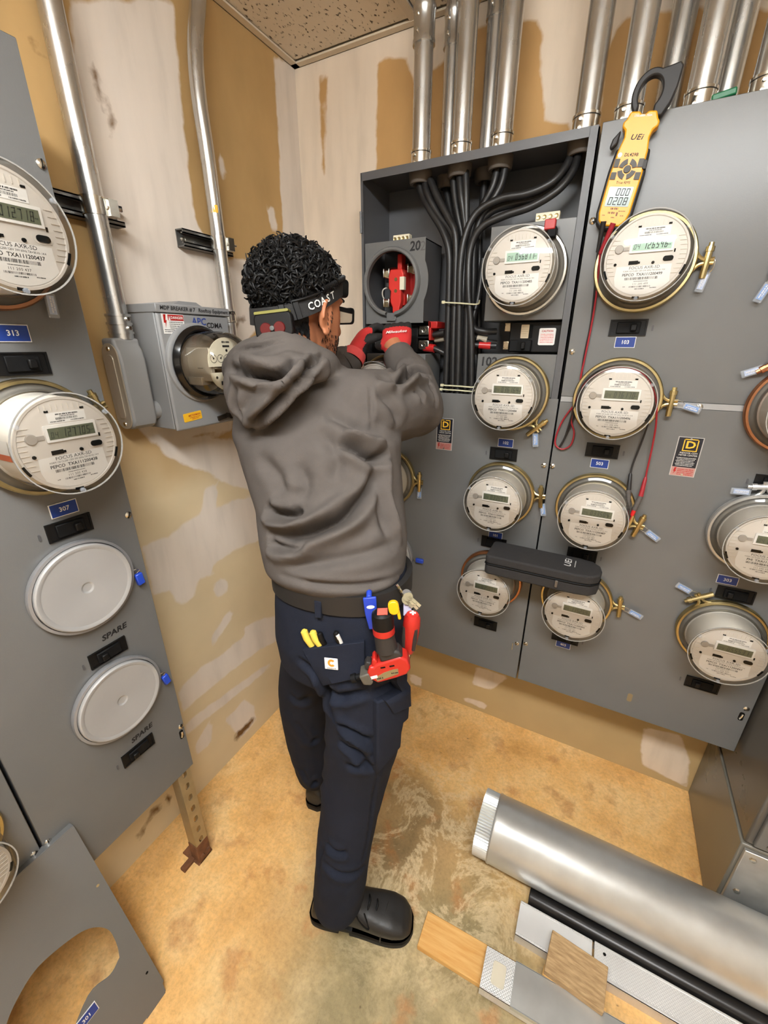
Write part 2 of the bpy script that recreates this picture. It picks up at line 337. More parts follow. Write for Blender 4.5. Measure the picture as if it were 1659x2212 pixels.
def floor_mat():
    m = bpy.data.materials.new('stained_concrete'); m.use_nodes = True; nt = m.node_tree; N = nt.nodes; L = nt.links; b = N['Principled BSDF']
    tc = N.new('ShaderNodeTexCoord')
    def nz(s, d=7, dist=0, rough=.55):
        n = N.new('ShaderNodeTexNoise'); n.inputs['Scale'].default_value = s; n.inputs['Detail'].default_value = d; n.inputs['Distortion'].default_value = dist; n.inputs['Roughness'].default_value = rough
        L.new(tc.outputs['Object'], n.inputs['Vector']); return n.outputs['Fac']
    def ramp(f, *e):
        r = N.new('ShaderNodeValToRGB'); L.new(f, r.inputs[0])
        while len(r.color_ramp.elements) < len(e): r.color_ramp.elements.new(.5)
        for x, (p, c) in zip(r.color_ramp.elements, e): x.position = p; x.color = c if len(c) == 4 else lin(c)
        return r.outputs[0]
    def mix(f, a, c, mode='MIX'):
        x = N.new('ShaderNodeMix'); x.data_type = 'RGBA'; x.blend_type = mode
        L.new(f, x.inputs[0]) if not isinstance(f, float) else setattr(x.inputs[0], 'default_value', f)
        L.new(a, x.inputs[6]) if not isinstance(a, tuple) else setattr(x.inputs[6], 'default_value', a)
        L.new(c, x.inputs[7]) if not isinstance(c, tuple) else setattr(x.inputs[7], 'default_value', c)
        return x.outputs[2]
    def spot(cx, cy, rx, ry, amp=.5):
        mp = N.new('ShaderNodeMapping'); L.new(tc.outputs['Object'], mp.inputs[0]); mp.inputs['Location'].default_value = (-cx / rx, -cy / ry, 0); mp.inputs['Scale'].default_value = (1 / rx, 1 / ry, 0)
        ln = N.new('ShaderNodeVectorMath'); ln.operation = 'LENGTH'; L.new(mp.outputs[0], ln.inputs[0])
        ad = N.new('ShaderNodeMath'); ad.operation = 'MULTIPLY_ADD'; L.new(nz(6, 6), ad.inputs[0]); ad.inputs[1].default_value = amp; L.new(ln.outputs['Value'], ad.inputs[2])
        mr = N.new('ShaderNodeMapRange'); mr.interpolation_type = 'SMOOTHSTEP'; mr.inputs[1].default_value = 1.5; mr.inputs[2].default_value = .6; L.new(ad.outputs[0], mr.inputs[0]); return mr.outputs[0]
    gold = ramp(nz(4.5, 9, .3), (.3, (208, 158, 92)), (.5, (234, 186, 118)), (.7, (240, 206, 148)))
    fine = ramp(nz(40, 6), (.35, (1, 1, 1, 1)), (.7, (.9, .87, .82, 1)))
    c = mix(1.0, gold, fine, 'MULTIPLY')
    olive = ramp(nz(7, 8, .4), (.3, (124, 112, 78)), (.5, (152, 136, 98)), (.72, (188, 168, 126)))
    c = mix(spot(.95, -1.0, .5, .56), c, olive)
    c = mix(spot(.72, -.62, .34, .22), c, ramp(nz(6, 8), (.35, (132, 108, 72)), (.65, (176, 144, 98))))
    rust = ramp(nz(9, 6), (.56, (0, 0, 0, 1)), (.66, (.55, .55, .55, 1)))
    c = mix(rust, c, lin((176, 116, 62)))
    # pale mineral veins
    v = N.new('ShaderNodeMath'); v.operation = 'SUBTRACT'; L.new(nz(6, 12, .5, .72), v.inputs[0]); v.inputs[1].default_value = .5
    ab = N.new('ShaderNodeMath'); ab.operation = 'ABSOLUTE'; L.new(v.outputs[0], ab.inputs[0])
    vein = ramp(ab.outputs[0], (0, (.75, .75, .75, 1)), (.05, (0, 0, 0, 1)))
    big = mix(spot(.86, -.64, .4, .34), (.12, .12, .12, 1), (.8, .8, .8, 1))
    c = mix(mix(1.0, vein, big, 'MULTIPLY'), c, lin((226, 204, 164)))
    dark = ramp(nz(3, 8, .5), (.64, (0, 0, 0, 1)), (.78, (.3, .3, .3, 1)))
    c = mix(dark, c, lin((112, 92, 62)))
    speck = ramp(nz(26, 3), (.72, (0, 0, 0, 1)), (.76, (.7, .7, .7, 1)))
    c = mix(speck, c, lin((92, 70, 44)))
    grit = ramp(nz(95, 8, 0, .7), (.3, (.8, .78, .74, 1)), (.5, (1, 1, 1, 1)), (.66, (1.12, 1.11, 1.08, 1)))
    c = mix(1.0, c, grit, 'MULTIPLY')
    L.new(c, b.inputs['Base Color'])
    mr = N.new('ShaderNodeMapRange'); mr.inputs[3].default_value = .34; mr.inputs[4].default_value = .62; L.new(nz(8), mr.inputs[0]); L.new(mr.outputs[0], b.inputs['Roughness'])
    bp = N.new('ShaderNodeBump'); bp.inputs['Strength'].default_value = .18; bp.inputs['Distance'].default_value = .004; L.new(nz(30, 6), bp.inputs['Height']); L.new(bp.outputs[0], b.inputs['Normal'])
    return m
o = box('floor', floor_mat(), 0, ROOM_X, ROOM_Y, 0, -.1, 0); o['kind'] = 'structure'

# suspended ceiling: speckled tiles in a painted metal grid
def tile_mat():
    m = mat('ceiling_tile', (222, 210, 192), .9, 0, .03, 10); nt = m.node_tree; N = nt.nodes; L = nt.links; b = N['Principled BSDF']
    tc = N.new('ShaderNodeTexCoord'); mp = N.new('ShaderNodeMapping'); mp.inputs['Scale'].default_value = (1, .45, 1); L.new(tc.outputs['Object'], mp.inputs[0])
    vz = N.new('ShaderNodeTexNoise'); vz.inputs['Scale'].default_value = 130; vz.inputs['Detail'].default_value = 2; L.new(mp.outputs[0], vz.inputs[0])
    r = N.new('ShaderNodeValToRGB'); L.new(vz.outputs['Fac'], r.inputs[0]); r.color_ramp.elements[0].position = .62; r.color_ramp.elements[0].color = lin((222, 210, 192)); r.color_ramp.elements[1].position = .68; r.color_ramp.elements[1].color = lin((96, 80, 62))
    L.new(r.outputs[0], b.inputs['Base Color'])
    bp = N.new('ShaderNodeBump'); bp.invert = True; bp.inputs['Distance'].default_value = .004; L.new(r.outputs[0], bp.inputs['Height']); L.new(bp.outputs[0], b.inputs['Normal']); bp.invert = False
    return m
TILE = tile_mat(); GRID = mat('ceiling_grid_paint', (212, 198, 176), .5)
ceil = bpy.data.objects.new('ceiling', None); link(ceil); ceil['kind'] = 'structure'
TX = [0, .445, 1.055, 1.665, 2.275, 2.885, ROOM_X]; TY = [0, -.62, -1.23, -1.84, -2.45, -3.06, ROOM_Y]
for i in range(6):
    for j in range(6):
        box('ceiling_tile', TILE, TX[i] + .012, TX[i + 1] - .012, TY[j + 1] + .012, TY[j] - .012 - (.012 if j == 0 else 0), CEIL + .006, CEIL + .022, ceil, .003, 1)
for x in TX[1:-1]:
    box('t_bar', GRID, x - .012, x + .012, ROOM_Y, -.001, CEIL - .001, CEIL + .004, ceil)
for y in TY[1:-1]:
    box('t_bar', GRID, .001, ROOM_X, y - .012, y + .012, CEIL - .0015, CEIL + .003, ceil)
box('ceiling_back', PLAIN, -.1, ROOM_X + .1, ROOM_Y - .1, .1, CEIL + .04, CEIL + .08, ceil)
for k, a in enumerate(((.001, .024, ROOM_Y, -.001, CEIL - .002, CEIL + .003), (.001, .003, ROOM_Y, -.001, CEIL - .002, CEIL + .022), (.001, ROOM_X, -.024, -.001, CEIL - .002, CEIL + .003), (.001, ROOM_X, -.003, -.001, CEIL - .002, CEIL + .022))):
    o = box('trim_%d' % (k + 1), GRID, *a); o['kind'] = 'structure'

# the ceiling fixture that lights the room
fx = thing('ceiling_light', 'long white fluorescent fixture on the tiled ceiling', 'ceiling light', Matrix.Translation((1.18, -1.72, CEIL - .002)))
box('housing', mat('fixture_white', (230, 228, 222), .5), -.64, .64, -.1, .1, -.04, 0, fx, .006)
box('diffuser', emis_mat('fixture_diffuser', LAMP_COL, LAMP), -.62, .62, -.12, .12, -.105, -.041, fx, .02, 3)

# floor-standing switchboard to the right of the meter panels
cb = thing('switchboard_cabinet', 'tall dark grey switchboard cabinet standing on a galvanised plinth', 'cabinet', Matrix.Translation((1.65, 0, 0)))
DK = mat('cabinet_paint', (92, 88, 82), .3, 0, .08, 6)
box('body', DK, .004, .8, -.41, -.002, .335, 2.1, cb, .006)
box('plinth', mat('plinth_paint', (112, 108, 98), .3, 0, .06, 5), 0, .8, -.412, -.002, .0, .33, cb, .004)
box('plinth_front', STEEL, .008, .8, -.424, -.4125, .02, .322, cb, .002)
box('front_cover', GREY, .02, .79, -.422, -.4105, .345, 2.08, cb, .003)
for z in (.362, .7, 1.2):
    MB().lathe([(0, .004), (.006, .0035), (.008, 0)], 14, Matrix(((1, 0, 0, .05), (0, 0, -1, -.422), (0, 1, 0, z), (0, 0, 0, 1)))).build('cover_screw', BRIGHT, cb)
for x, z in ((.03, .3), (.03, .16)):
    MB().lathe([(0, .005), (.007, .004), (.009, 0)], 6, Matrix(((1, 0, 0, x), (0, 0, -1, -.424), (0, 1, 0, z), (0, 0, 0, 1)))).build('plinth_bolt', BRIGHT, cb)
# ------------------------------------------------------------------ meters
T = Matrix.Translation
def RZ(a): return Matrix.Rotation(R(a), 4, 'Z')
RM = .083
_MM = {}
def cached(k, fn):
    if k not in _MM: _MM[k] = fn()
    return _MM[k]
def rrect(w_, h, r, n=4, cx=0, cy=0):
    out = []
    for k, (sx, sy) in enumerate(((1, 1), (-1, 1), (-1, -1), (1, -1))):
        for i in range(n + 1):
            a = math.pi / 2 * (k + i / n); out.append((cx + sx * (w_ / 2 - r) + r * math.cos(a), cy + sy * (h / 2 - r) + r * math.sin(a)))
    return out
def add_seal(root, ang, spin, blue=True, r0=.118, wire=True):
    """clear plastic padlock seal with printed insert, hung from the ring clamp"""
    B = RZ(ang) @ T((r0, 0, .016)) @ RZ(spin)
    t = put('seal_tag', cached('tag', lambda: MB().box(.022, .062, -.0085, .0085, -.003, .003).mesh('seal_tag', TAGCLEAR)), root, .0015, 1, B)
    put('seal_insert', cached(('ins', blue), lambda: MB().box(.026, .056, -.0055, .0055, -.0012, .0012).mesh('seal_insert', BLUETAG if blue else mat('tag_pale', (176, 190, 222), .4))), t)
    put('seal_print', cached('sprint', lambda: (lambda mb: (scribble(mb, .028, .054, -.003, .0034, .0028, 3), scribble(mb, .03, .05, .001, .0034, .002, 4), mb)[-1])(MB()).mesh('seal_print', WHITE, 0)), t)
    if wire:
        put('seal_wire', cached('wire', lambda: MB().tube(bez([(.024, .004, 0), (.014, .008, .004), (0, .006, .006), (-.004, 0, .004), (.002, -.006, 0), (.014, -.007, -.002), (.024, -.004, 0)], 5), .0007, 6).mesh('seal_wire', BRIGHT)), root, M=B)
def add_clamp(root, ang, m=BRASS, bolt=True):
    k = ('clamp', m.name)
    def mk():
        mb = MB()
        for s in (-1, 1):
            mb.tube(bez([(.094, s * .026, .016), (.104, s * .012, .016), (.112, s * .0055, .017), (.124, s * .004, .017), (.136, s * .004, .017)], 5), .0042, 8)
        return mb.mesh('clamp_lug', m)
    put('clamp_lug', cached(k, mk), root, M=RZ(ang))
    if bolt:
        put('clamp_bolt', cached(('bolt', m.name), lambda: MB().tube([(.123, -.034, .017), (.123, -.03, .017), (.123, .018, .017), (.123, .0185, .017), (.123, .028, .017), (.123, .0285, .017), (.123, .036, .017)], [.0062, .0068, .0068, .0085, .0085, .0055, .005], 10).mesh('clamp_bolt', m)), root, M=RZ(ang))
def make_meter(M, label, serial, reading, group, ring=BRASS, clamp=0, seal=None, lit=False, prefix='PEPCO', side_label=False, dull=1.0):
    r = thing('electric_meter', label, 'electric meter', M, group)
    put('base_plate', cached('base', lambda: MB().lathe([(.0, .002), (.0972, .002), (.0972, .018), (.09, .022), (.084, .034)], 48).mesh('base_plate', mat('meter_base', (112, 108, 102), .5))), r)
    put('sealing_ring', cached(('ring', ring.name), lambda: MB().lathe([(.097, .004), (.102, .004), (.1045, .0075), (.103, .0115), (.103, .016), (.1045, .02), (.102, .0235), (.097, .0235)], 56, close=True).mesh('sealing_ring', ring)), r)
    put('housing', cached('house', lambda: MB().lathe([(.0835, .03), (.0805, .034), (.079, .109), (.0, .109)], 48).mesh('housing', METERB)), r)
    cv = put('clear_cover', cached('cover', lambda: MB().lathe([(.0955, .022), (.0955, .028), (.0895, .031), (.087, .06), (.0865, .112), (.085, .1175), (.082, .1195), (.0, .1195)], 56).mesh('clear_cover', CLEAR)), r)
    for a in (150, 35, 268): put('cover_lug', cached('nub', lambda: MB().lathe([(0, .006), (.0035, .0055), (.0045, .003), (.0045, 0)], 12).mesh('cover_lug', TAGCLEAR)), cv, M=T((.0815 * math.cos(R(a)), .0815 * math.sin(R(a)), .117)))
    put('cover_rim', cached('crim', lambda: MB().lathe([(.0848, .1165), (.0868, .1165), (.0868, .119), (.0848, .119)], 56, close=True).mesh('cover_rim', mat('rim_plastic', (150, 148, 144), .15))), cv)
    # face
    f = put('face', cached('face', lambda: MB().lathe([(.0, .1105), (.074, .1105), (.0755, .1118), (.079, .1118), (.0795, .109)], 48).mesh('face', METERW)), r)
    def ridges():
        mb = MB()
        for s in (-1, 1):
            for k in range(9):
                y = -.034 + k * .0085; x = math.sqrt(.0745 ** 2 - y * y)
                mb.box(s * x - s * .0125, s * x, y, y + .0007, .1105, .1118)
        for k in range(8):
            x = -.03 + k * .0085; mb.box(x, x + .0007, .058, .0675, .1105, .1118)
        return mb.mesh('face_ribs', mat('rib_plastic', (206, 196, 184), .5), 0)  # raised ribs in one plain tone, slightly paler than the face
    put('face_ribs', cached('ribs', ridges), f)
    def slots():
        mb = MB()
        for x, y, w_, h in ((-.021, .057, .006, .0032), (.034, .058, .006, .0032), (.052, .008, .0026, .0062), (-.0755, -.008, .002, .005)): mb.box(x - w_ / 2, x + w_ / 2, y - h / 2, y + h / 2, .1105, .1116)
        mb.box(-.03, -.012, -.0135, -.0065, .1105, .1117); mb.box(-.014, -.008, -.0125, -.0085, .1105, .1117)
        for x in (-.056, .0165): mb.lathe([(0, .1135), (.0026, .1133), (.003, .1105)], 14, T((x, -.0118, 0)))
        for a, q in ((-28, 8), (197, 8), (262, 6)):
            mb.lathe([(.0768, .1122), (.0812, .1122)], 6, RZ(a), a0=0, a1=R(q) * 1.7)
        return mb.mesh('face_slots', SLOT, 0)
    put('face_slots', cached('slots', slots), f)
    op = put('optical_port', cached('optic', lambda: MB().prism(rrect(.019, .0095, .0045, 4, .043, -.006), .1108, .1135).mesh('optical_port', SLOT)), f)
    put('port_surround', cached('psur', lambda: MB().prism(rrect(.027, .017, .008, 4, .043, -.005), .1104, .1113).mesh('port_surround', METERW)), op)
    put('reset_button', cached('reset', lambda: MB().lathe([(0, .114), (.0078, .114), (.0085, .1125), (.0085, .1104)], 20, T((-.053, .017, 0))).box(-.05, -.034, .0135, .0205, .1104, .1122).mesh('reset_button', mat('button_grey', (150, 142, 134), .4))), f)
    lf = put('lcd_frame', cached('lcdf', lambda: MB().prism(rrect(.081, .0275, .0012, 2, .008, .0215), .1104, .114).mesh('lcd_frame', METERL)), f)
    ls = put('lcd_screen', cached(('lcds', lit), lambda: MB().box(-.028, .0445, .0118, .0305, .1141, .1144).mesh('lcd_screen', LCDON if lit else LCDOFF, 0)), lf)
    mb = MB(); seven(mb, '04', -.0255, .0145, .0095, .1146, .45, .3, .09); seven(mb, reading, -.0075, .0142, .0135, .1146, .36, .3, .1)
    scribble(mb, .035, .042, .0185, .1146, .0018, 5); mb.build('lcd_digits', INK if lit else mat('lcd_dim', (44, 46, 38), .5), lf, 0)
    def toplab():
        return MB().box(-.022, .037, .0375, .0545, .1105, .1112).mesh('radio_label', METERL, 0)
    tl = put('radio_label', cached('tlab', toplab), f)
    def topink():
        mb = MB(); scribble(mb, -.009, .026, .0502, .1114, .0024, 11); scribble(mb, -.003, .02, .0475, .1114, .0016, 12); bars(mb, -.01, .024, .0425, .0462, .1114, 5, 30); scribble(mb, -.019, .003, .0392, .1114, .0018, 13); scribble(mb, .012, .034, .0392, .1114, .0018, 14)
        return mb.mesh('radio_label_print', INK, 0)
    put('radio_label_print', cached('tink', topink), tl)
    pts = [(-.052, -.0165), (.052, -.0165), (.053, -.04)] + [(.0735 * math.cos(R(a)), .0735 * math.sin(R(a))) for a in range(-42, -141, -9)] + [(-.053, -.04)]
    nl = put('name_label', cached('nlab', lambda: MB().prism(pts[::-1], .1105, .1112).mesh('name_label', METERL, 0)), f)
    text('label_type', 'FOCUS AXR-SD', .0078, INK, nl, .002, -.0205, .1114, sx=1.08)
    text('label_form', 'FORM 12S CL200 120V 3W 60Hz TA=30 Kh 14.4', .0042, INK, nl, .002, -.0265, .1114, sx=.92)
    text('label_serial', prefix + '  TXA111200' + serial, .0076, INK, nl, 0, -.0335, .1114, sx=1.0, bold=.00012)
    def nink():
        mb = MB(); bars(mb, -.032, .032, -.0435, -.0385, .1114, 9, 34); scribble(mb, -.014, .014, -.0472, .1114, .0013, 21); bars(mb, -.021, .021, -.0585, -.0555, .1114, 4, 22); scribble(mb, -.009, .009, -.0625, .1114, .002, 31); scribble(mb, .02, .032, -.061, .1114, .0016, 33); scribble(mb, -.033, -.028, -.057, .1114, .0015, 35)
        return mb.mesh('label_print', INK, 0)
    put('label_print', cached('nink', nink), nl)
    text('label_number', '111 200 ' + serial, .0052, INK, nl, 0, -.0518, .1114, space=1.15)
    if side_label:
        s = put('warning_label', cached('wlab', lambda: MB().lathe([(.0806, .045), (.0802, .095)], 10, RZ(side_label), a0=0, a1=R(24)).mesh('warning_label', METERL, 30)), r)
        put('label_band', cached('wlabr', lambda: MB().lathe([(.0809, .045), (.0805, .095)], 6, RZ(side_label + 16), a0=0, a1=R(8)).mesh('label_band', mat('orange_band', (196, 96, 52), .5), 30)), s)
    if clamp is not None: add_clamp(r, clamp, ring)
    if seal: add_seal(r, *seal)
    return r

ROW = (1.762, 1.452, 1.144, .835)
CX = (.468, .868, 1.138, 1.512)
GB = 'electric meters on the back wall panels'
make_meter(FB(CX[1], ROW[0], -.197), 'electric meter with a red seal and lit display reading 096817, above breaker of unit 102', '485', '096817', GB, BRIGHT, None, None, True)
make_meter(FB(CX[1], ROW[1], -.203), 'electric meter under the handwritten 102, brass clamp at its lower side', '484', '036164', GB, BRASS, -47, (-47, -35, True, .115))
make_meter(FB(CX[1], ROW[2], -.203), 'electric meter with brass ring below the blue plate 102', '565', '033597', GB, BRASS, 6, (6, -82, True, .124, False))
make_meter(FB(CX[1], ROW[3], -.203), 'electric meter holding up the left end of the black case', '513', '015571', GB, COPPER, None, None)
make_meter(FB(CX[2], ROW[0]), 'electric meter with lit display reading 126546 beside the yellow clamp meter', '499', '126546', GB, BRASS, -2, (-2, -98, False, .132), True)
make_meter(FB(CX[2], ROW[1]), 'electric meter reading 076170 with red and black leads draped over it', '496', '076170', GB, BRASS, 0, (0, -16, True, .128))
make_meter(FB(CX[2], ROW[2]), 'electric meter whose clamp carries the two probe tips', '487', '033504', GB, BRASS, -14, (-14, -18, True, .126))
make_meter(FB(CX[2], ROW[3]), 'electric meter under the rounded right end of the black case', '495', '115254', GB, BRASS, 5, (5, -24, True, .128))
make_meter(FB(CX[3], ROW[0]), 'electric meter at the top beside the switchboard cabinet', '498', '081553', GB, BRASS, 195, (195, 55, True, .125))
make_meter(FB(CX[3], ROW[1]), 'dusty electric meter below the topmost one beside the switchboard cabinet', '500', '064425', GB, COPPER, 128, (128, 75, False, .118))
make_meter(FB(CX[3], ROW[2]), 'electric meter marked PHI with a clear seal lying on its top', '501', '067717', GB, STEEL, 97, (100, 82, False, .106, False), prefix='PHI')
make_meter(FB(CX[3], ROW[3]), 'electric meter low down beside the switchboard with blue seal tag raised', '497', '055531', GB, BRASS, 126, (126, 32, True, .125))
make_meter(FB(CX[0], ROW[1], -.203), 'electric meter in unit 201 half hidden by the grey sleeve', '486', '022114', GB, BRASS, None, None)
make_meter(FB(CX[0], ROW[2], -.203), 'electric meter with brass ring right behind the hooded worker', '488', '043217', GB, BRASS, 0, (0, -88, True, .122, False))
LY = -1.118
GL = 'electric meters on the left wall panel'
make_meter(FL(LY, 1.742), 'large electric meter reading 12718 above blue plate 313', '437', '012718', GL, COPPER, None, (-32, -60, False, .094, False))
make_meter(FL(LY, 1.427), 'electric meter reading 127705 between blue plates 313 and 307', '438', '127705', GL, BRASS, 20, None, side_label=168)
make_meter(FL(-1.475, .74), 'electric meter on the neighbouring panel above the leaning cover', '431', '038714', GL, BRASS, 62, (62, -75, True, .118, False))
# red seal latch on meter 485
ms = thing('red_meter_seal', 'red plastic seal on the ring of the meter reading 096817', 'seal', FB(CX[1] + .052, ROW[0] + .09, -.225))
box('latch', MATTEBLACK, -.004, .016, -.02, .002, -.02, .012, ms, .002)
MB().box(-.013, .013, -.004, .018, -.006, .014).build('seal_body', RED, ms, 30, .002)

# blank covers
def make_blank(M, label, lock_spin=-75, ang=-8, lock=True, group='blank meter covers'):
    r = thing('blank_meter_cover', label, 'meter cover', M, group)
    put('cover_disc', cached('blank', lambda: MB().lathe([(0, .0195), (.008, .0195), (.009, .0196), (.0105, .0205), (.0125, .0215), (.0135, .0216), (.083, .0216), (.084, .0217), (.087, .0235), (.092, .0235), (.0945, .021), (.0945, .004)], 56).mesh('cover_disc', BLANK)), r)
    put('snap_ring', cached('blankring', lambda: MB().lathe([(.093, .002), (.101, .002), (.103, .008), (.102, .016), (.0965, .0165), (.0965, .002)], 56).mesh('snap_ring', mat('ring_grey', (150, 150, 152), .35, .4))), r)
    if lock:
        B = RZ(ang) @ T((.103, 0, .012))
        put('lock_wire', cached('lwire', lambda: MB().tube(bez([(-.006, 0, 0), (.004, .004, .004), (.012, 0, .004), (.008, -.008, 0)], 5), .001, 6).mesh('lock_wire', BRIGHT)), r, M=B)
        lk = put('padlock_seal', cached('lock', lambda: MB().box(.006, .036, -.0085, .0085, -.005, .005).mesh('padlock_seal', BLUELOCK)), r, .002, 1, B @ T((.008, -.004, 0)) @ RZ(lock_spin))
    return r
make_blank(FL(LY, 1.112), 'light grey round blank cover just above the upper SPARE marking')
make_blank(FL(LY, .80), 'light grey round blank cover between the two SPARE markings', -72, -6)
b3 = make_blank(FB(CX[0], ROW[3], -.203), 'round blank cover with a blue seal behind the worker', 0, 2)

# ------------------------------------------------------------------ breakers
def make_breaker(M, label, group, w_=.083, h=.038, flip=1, tab=-1):
    r = thing('circuit_breaker', label, 'circuit breaker', M, group)
    def fr():
        mb = MB(); mb.box(-w_ / 2, w_ / 2, -h / 2, h / 2, .0008, .0022)
        for s in (-1, 1): mb.box(-w_ / 2, w_ / 2, s * (h / 2 - .0025), s * h / 2, .002, .0045); mb.box(s * (w_ / 2 - .004), s * w_ / 2, -h / 2, h / 2, .002, .0045)
        return mb.mesh('breaker_frame', BLACK, 30)
    put('breaker_frame', cached(('bf', w_, h), fr), r)
    put('breaker_body', cached(('bb', w_, h), lambda: MB().box(-w_ * .3, w_ * .32, -h * .34, h * .34, .002, .0075).mesh('breaker_body', MATTEBLACK, 30)), r, .0012, 1)
    put('handle', cached('bh', lambda: MB().box(-.007, .007, -.008, .008, .007, .016).mesh('handle', BLACK, 30)), r, .0025, 2, T((flip * .012, 0, 0)))
    put('clip_tab', cached('btab', lambda: MB().prism(rrect(.004, .013, .0018), 0, .0015).mesh('clip_tab', GREY2)), r, M=T((tab * (w_ / 2 + .012), -.002, 0)))
    return r
GBK = 'breakers on the back wall panels'; GLB = 'breakers on the left wall panel'
make_breaker(FB(1.133, 1.625), 'black breaker beside the red and black leads, under the meter reading 126546', GBK, tab=1)
make_breaker(FB(1.13, 1.311), 'black breaker under the meter wrapped by the leads', GBK, tab=1)
make_breaker(FB(1.131, .985), 'black breaker behind the black carrying case under plate 203 meter', GBK, tab=1)
make_breaker(FB(1.131, .672), 'black breaker hidden behind the lowest meter of the closed panel', GBK, tab=1)
make_breaker(FB(.862, 1.271, -.203), 'black breaker next to the hanging brass clamp below unit 102', GBK)
make_breaker(FB(.862, .966, -.203), 'black breaker touching the upper corner of the carrying case', GBK)
make_breaker(FB(.864, .637, -.203), 'black breaker under the meter that holds the case', GBK)
make_breaker(FB(1.515, 1.273), 'black breaker above the PHI meter', GBK, flip=-1)
make_breaker(FB(1.516, .958), 'black breaker under the PHI meter', GBK, flip=-1)
make_breaker(FB(1.516, .643), 'black breaker under the meter with the raised blue seal tag', GBK, flip=-1)
make_breaker(FL(-1.105, 1.555), 'black breaker between the two left wall meters', GLB, .083, .038, 1)
make_breaker(FL(-1.109, 1.243), 'black breaker between a left wall meter and a round blank cover', GLB, .083, .038, 1)
make_breaker(FL(-1.109, .928), 'black breaker between the two round blank covers', GLB, .083, .038, -1)
make_breaker(FL(-1.109, .613), 'lowest black breaker of the panel with the SPARE markings', GLB, .083, .038, -1)

# ------------------------------------------------------------------ meter centre on the left wall
SHEET = .003
def screw(parent, M, m=BRIGHT):
    s = put('cover_screw', cached(('scr', m.name), lambda: MB().lathe([(0, .0045), (.004, .004), (.0075, .0018), (.008, 0)], 18).mesh('cover_screw', m)), parent, M=M)
    put('screw_slot', cached('scrslot', lambda: MB().box(-.007, .007, -.0007, .0007, .0028, .0048).mesh('screw_slot', SLOT, 0)), s, M=RZ(random.choice((40, 60, 85, 120))))
    return s
def num_plate(parent, M, s, w_=.046, h=.026):
    p = put('number_plate', cached(('np', w_, h), lambda: MB().box(-w_ / 2, w_ / 2, -h / 2, h / 2, .0004, .0022).mesh('number_plate', WHITE, 0)), parent, M=M)
    put('plate_face', cached(('npf', w_, h), lambda: MB().box(-w_ / 2 + .0014, w_ / 2 - .0014, -h / 2 + .0014, h / 2 - .0014, .002, .0026).mesh('plate_face', BLUEP, 0)), p)
    text('plate_number', s, .0125, WHITE, p, 0, 0, .003, bold=.0002)
def inv(root): return root.matrix_basis.inverted()
def panel_slot(parent, M):
    plate('latch_slot', rrect(.012, .03, .005), [], .0012, SLOT, parent, M)
    MB().tube([(-.002, -.008, .002), (0, .002, .004), (.002, .009, .0015)], .003, 8).build('latch_tongue', BRIGHT, parent, M=M)
lp = thing('meter_center_panel', 'grey left wall meter panel with two meters, two blank covers and SPARE markings', 'meter panel', T((0, -1.16, .409)))
I = inv(lp)
box('enclosure', GREY2, .002, .1965, -1.336, -.984, .412, 2.03, lp, M=I)
box('cover', GREY, .1968, .2, -1.3365, -.98, .409, 2.033, lp, .0012, 1, M=I)
for z in (1.87, 1.227, .573): screw(lp, I @ FL(-.99, z))
panel_slot(lp, I @ FL(-.993, .545))
num_plate(lp, I @ FL(-1.105, 1.604), '313', .05, .028); num_plate(lp, I @ FL(-1.109, 1.284), '307', .05, .028)
for z, y in ((.968, -1.085), (.652, -1.09)):
    text('spare_marking', 'SPARE', .019, INK, lp, shear=.2, bold=.0007).matrix_local = I @ FL(y, z, .2004) @ Matrix.Rotation(R(3), 4, 'Z') @ Matrix.Diagonal((1.1, 1, 1, 1))
lp2 = thing('meter_center_panel', 'grey neighbouring meter panel behind the leaning cover on the left wall', 'meter panel', T((0, -1.54, .409)))
I = inv(lp2)
box('enclosure', GREY2, .002, .1965, -1.76, -1.345, .412, 2.03, lp2, M=I)
box('cover', GREY, .1968, .2, -1.77, -1.3415, .409, 2.033, lp2, .0012, 1, M=I)
for z in (1.87, 1.227, .573): screw(lp2, I @ FL(-1.353, z))
screw(lp, inv(lp) @ FL(-1.327, .573))

# ------------------------------------------------------------------ closed meter centre on the back wall
p2 = thing('meter_center_panel', 'closed grey back wall meter panel with the yellow clamp meter on its top edge', 'meter panel', T((1.322, -.1, .436)))
I = inv(p2)
box('enclosure', GREY2, 1.004, 1.642, -.1965, -.002, .44, 2.048, p2, M=I)
box('upper_cover', GREY, 1.001, 1.646, -.2, -.1968, 1.452, 2.052, p2, .0012, 1, M=I)
box('lower_cover', GREY, 1.001, 1.646, -.2, -.1968, .436, 1.437, p2, .0012, 1, M=I)
box('seam_strip', mat('strip_paint', (150, 150, 150), .3), 1.002, 1.645, -.2012, -.1967, 1.4375, 1.4515, p2, M=I)
for x, z in ((1.012, 1.568), (1.008, 1.25), (1.011, .60), (1.632, .604), (1.323, 1.443), (1.012, 1.863)): screw(p2, I @ FB(x, z, -.2013 if z == 1.443 else -.2))
panel_slot(p2, I @ FB(1.628, .572))
for x, z, s in ((1.133, 1.591, '103'), (1.13, 1.274, '503'), (1.131, .955, '203'), (1.129, .642, '403'), (1.49, .996, '303')): num_plate(p2, I @ FB(x, z), s)
plate('worn_tape', rrect(.014, .032, .005), [], .0006, mat('old_tape', (134, 116, 84), .6), p2, I @ FB(1.352, .512))
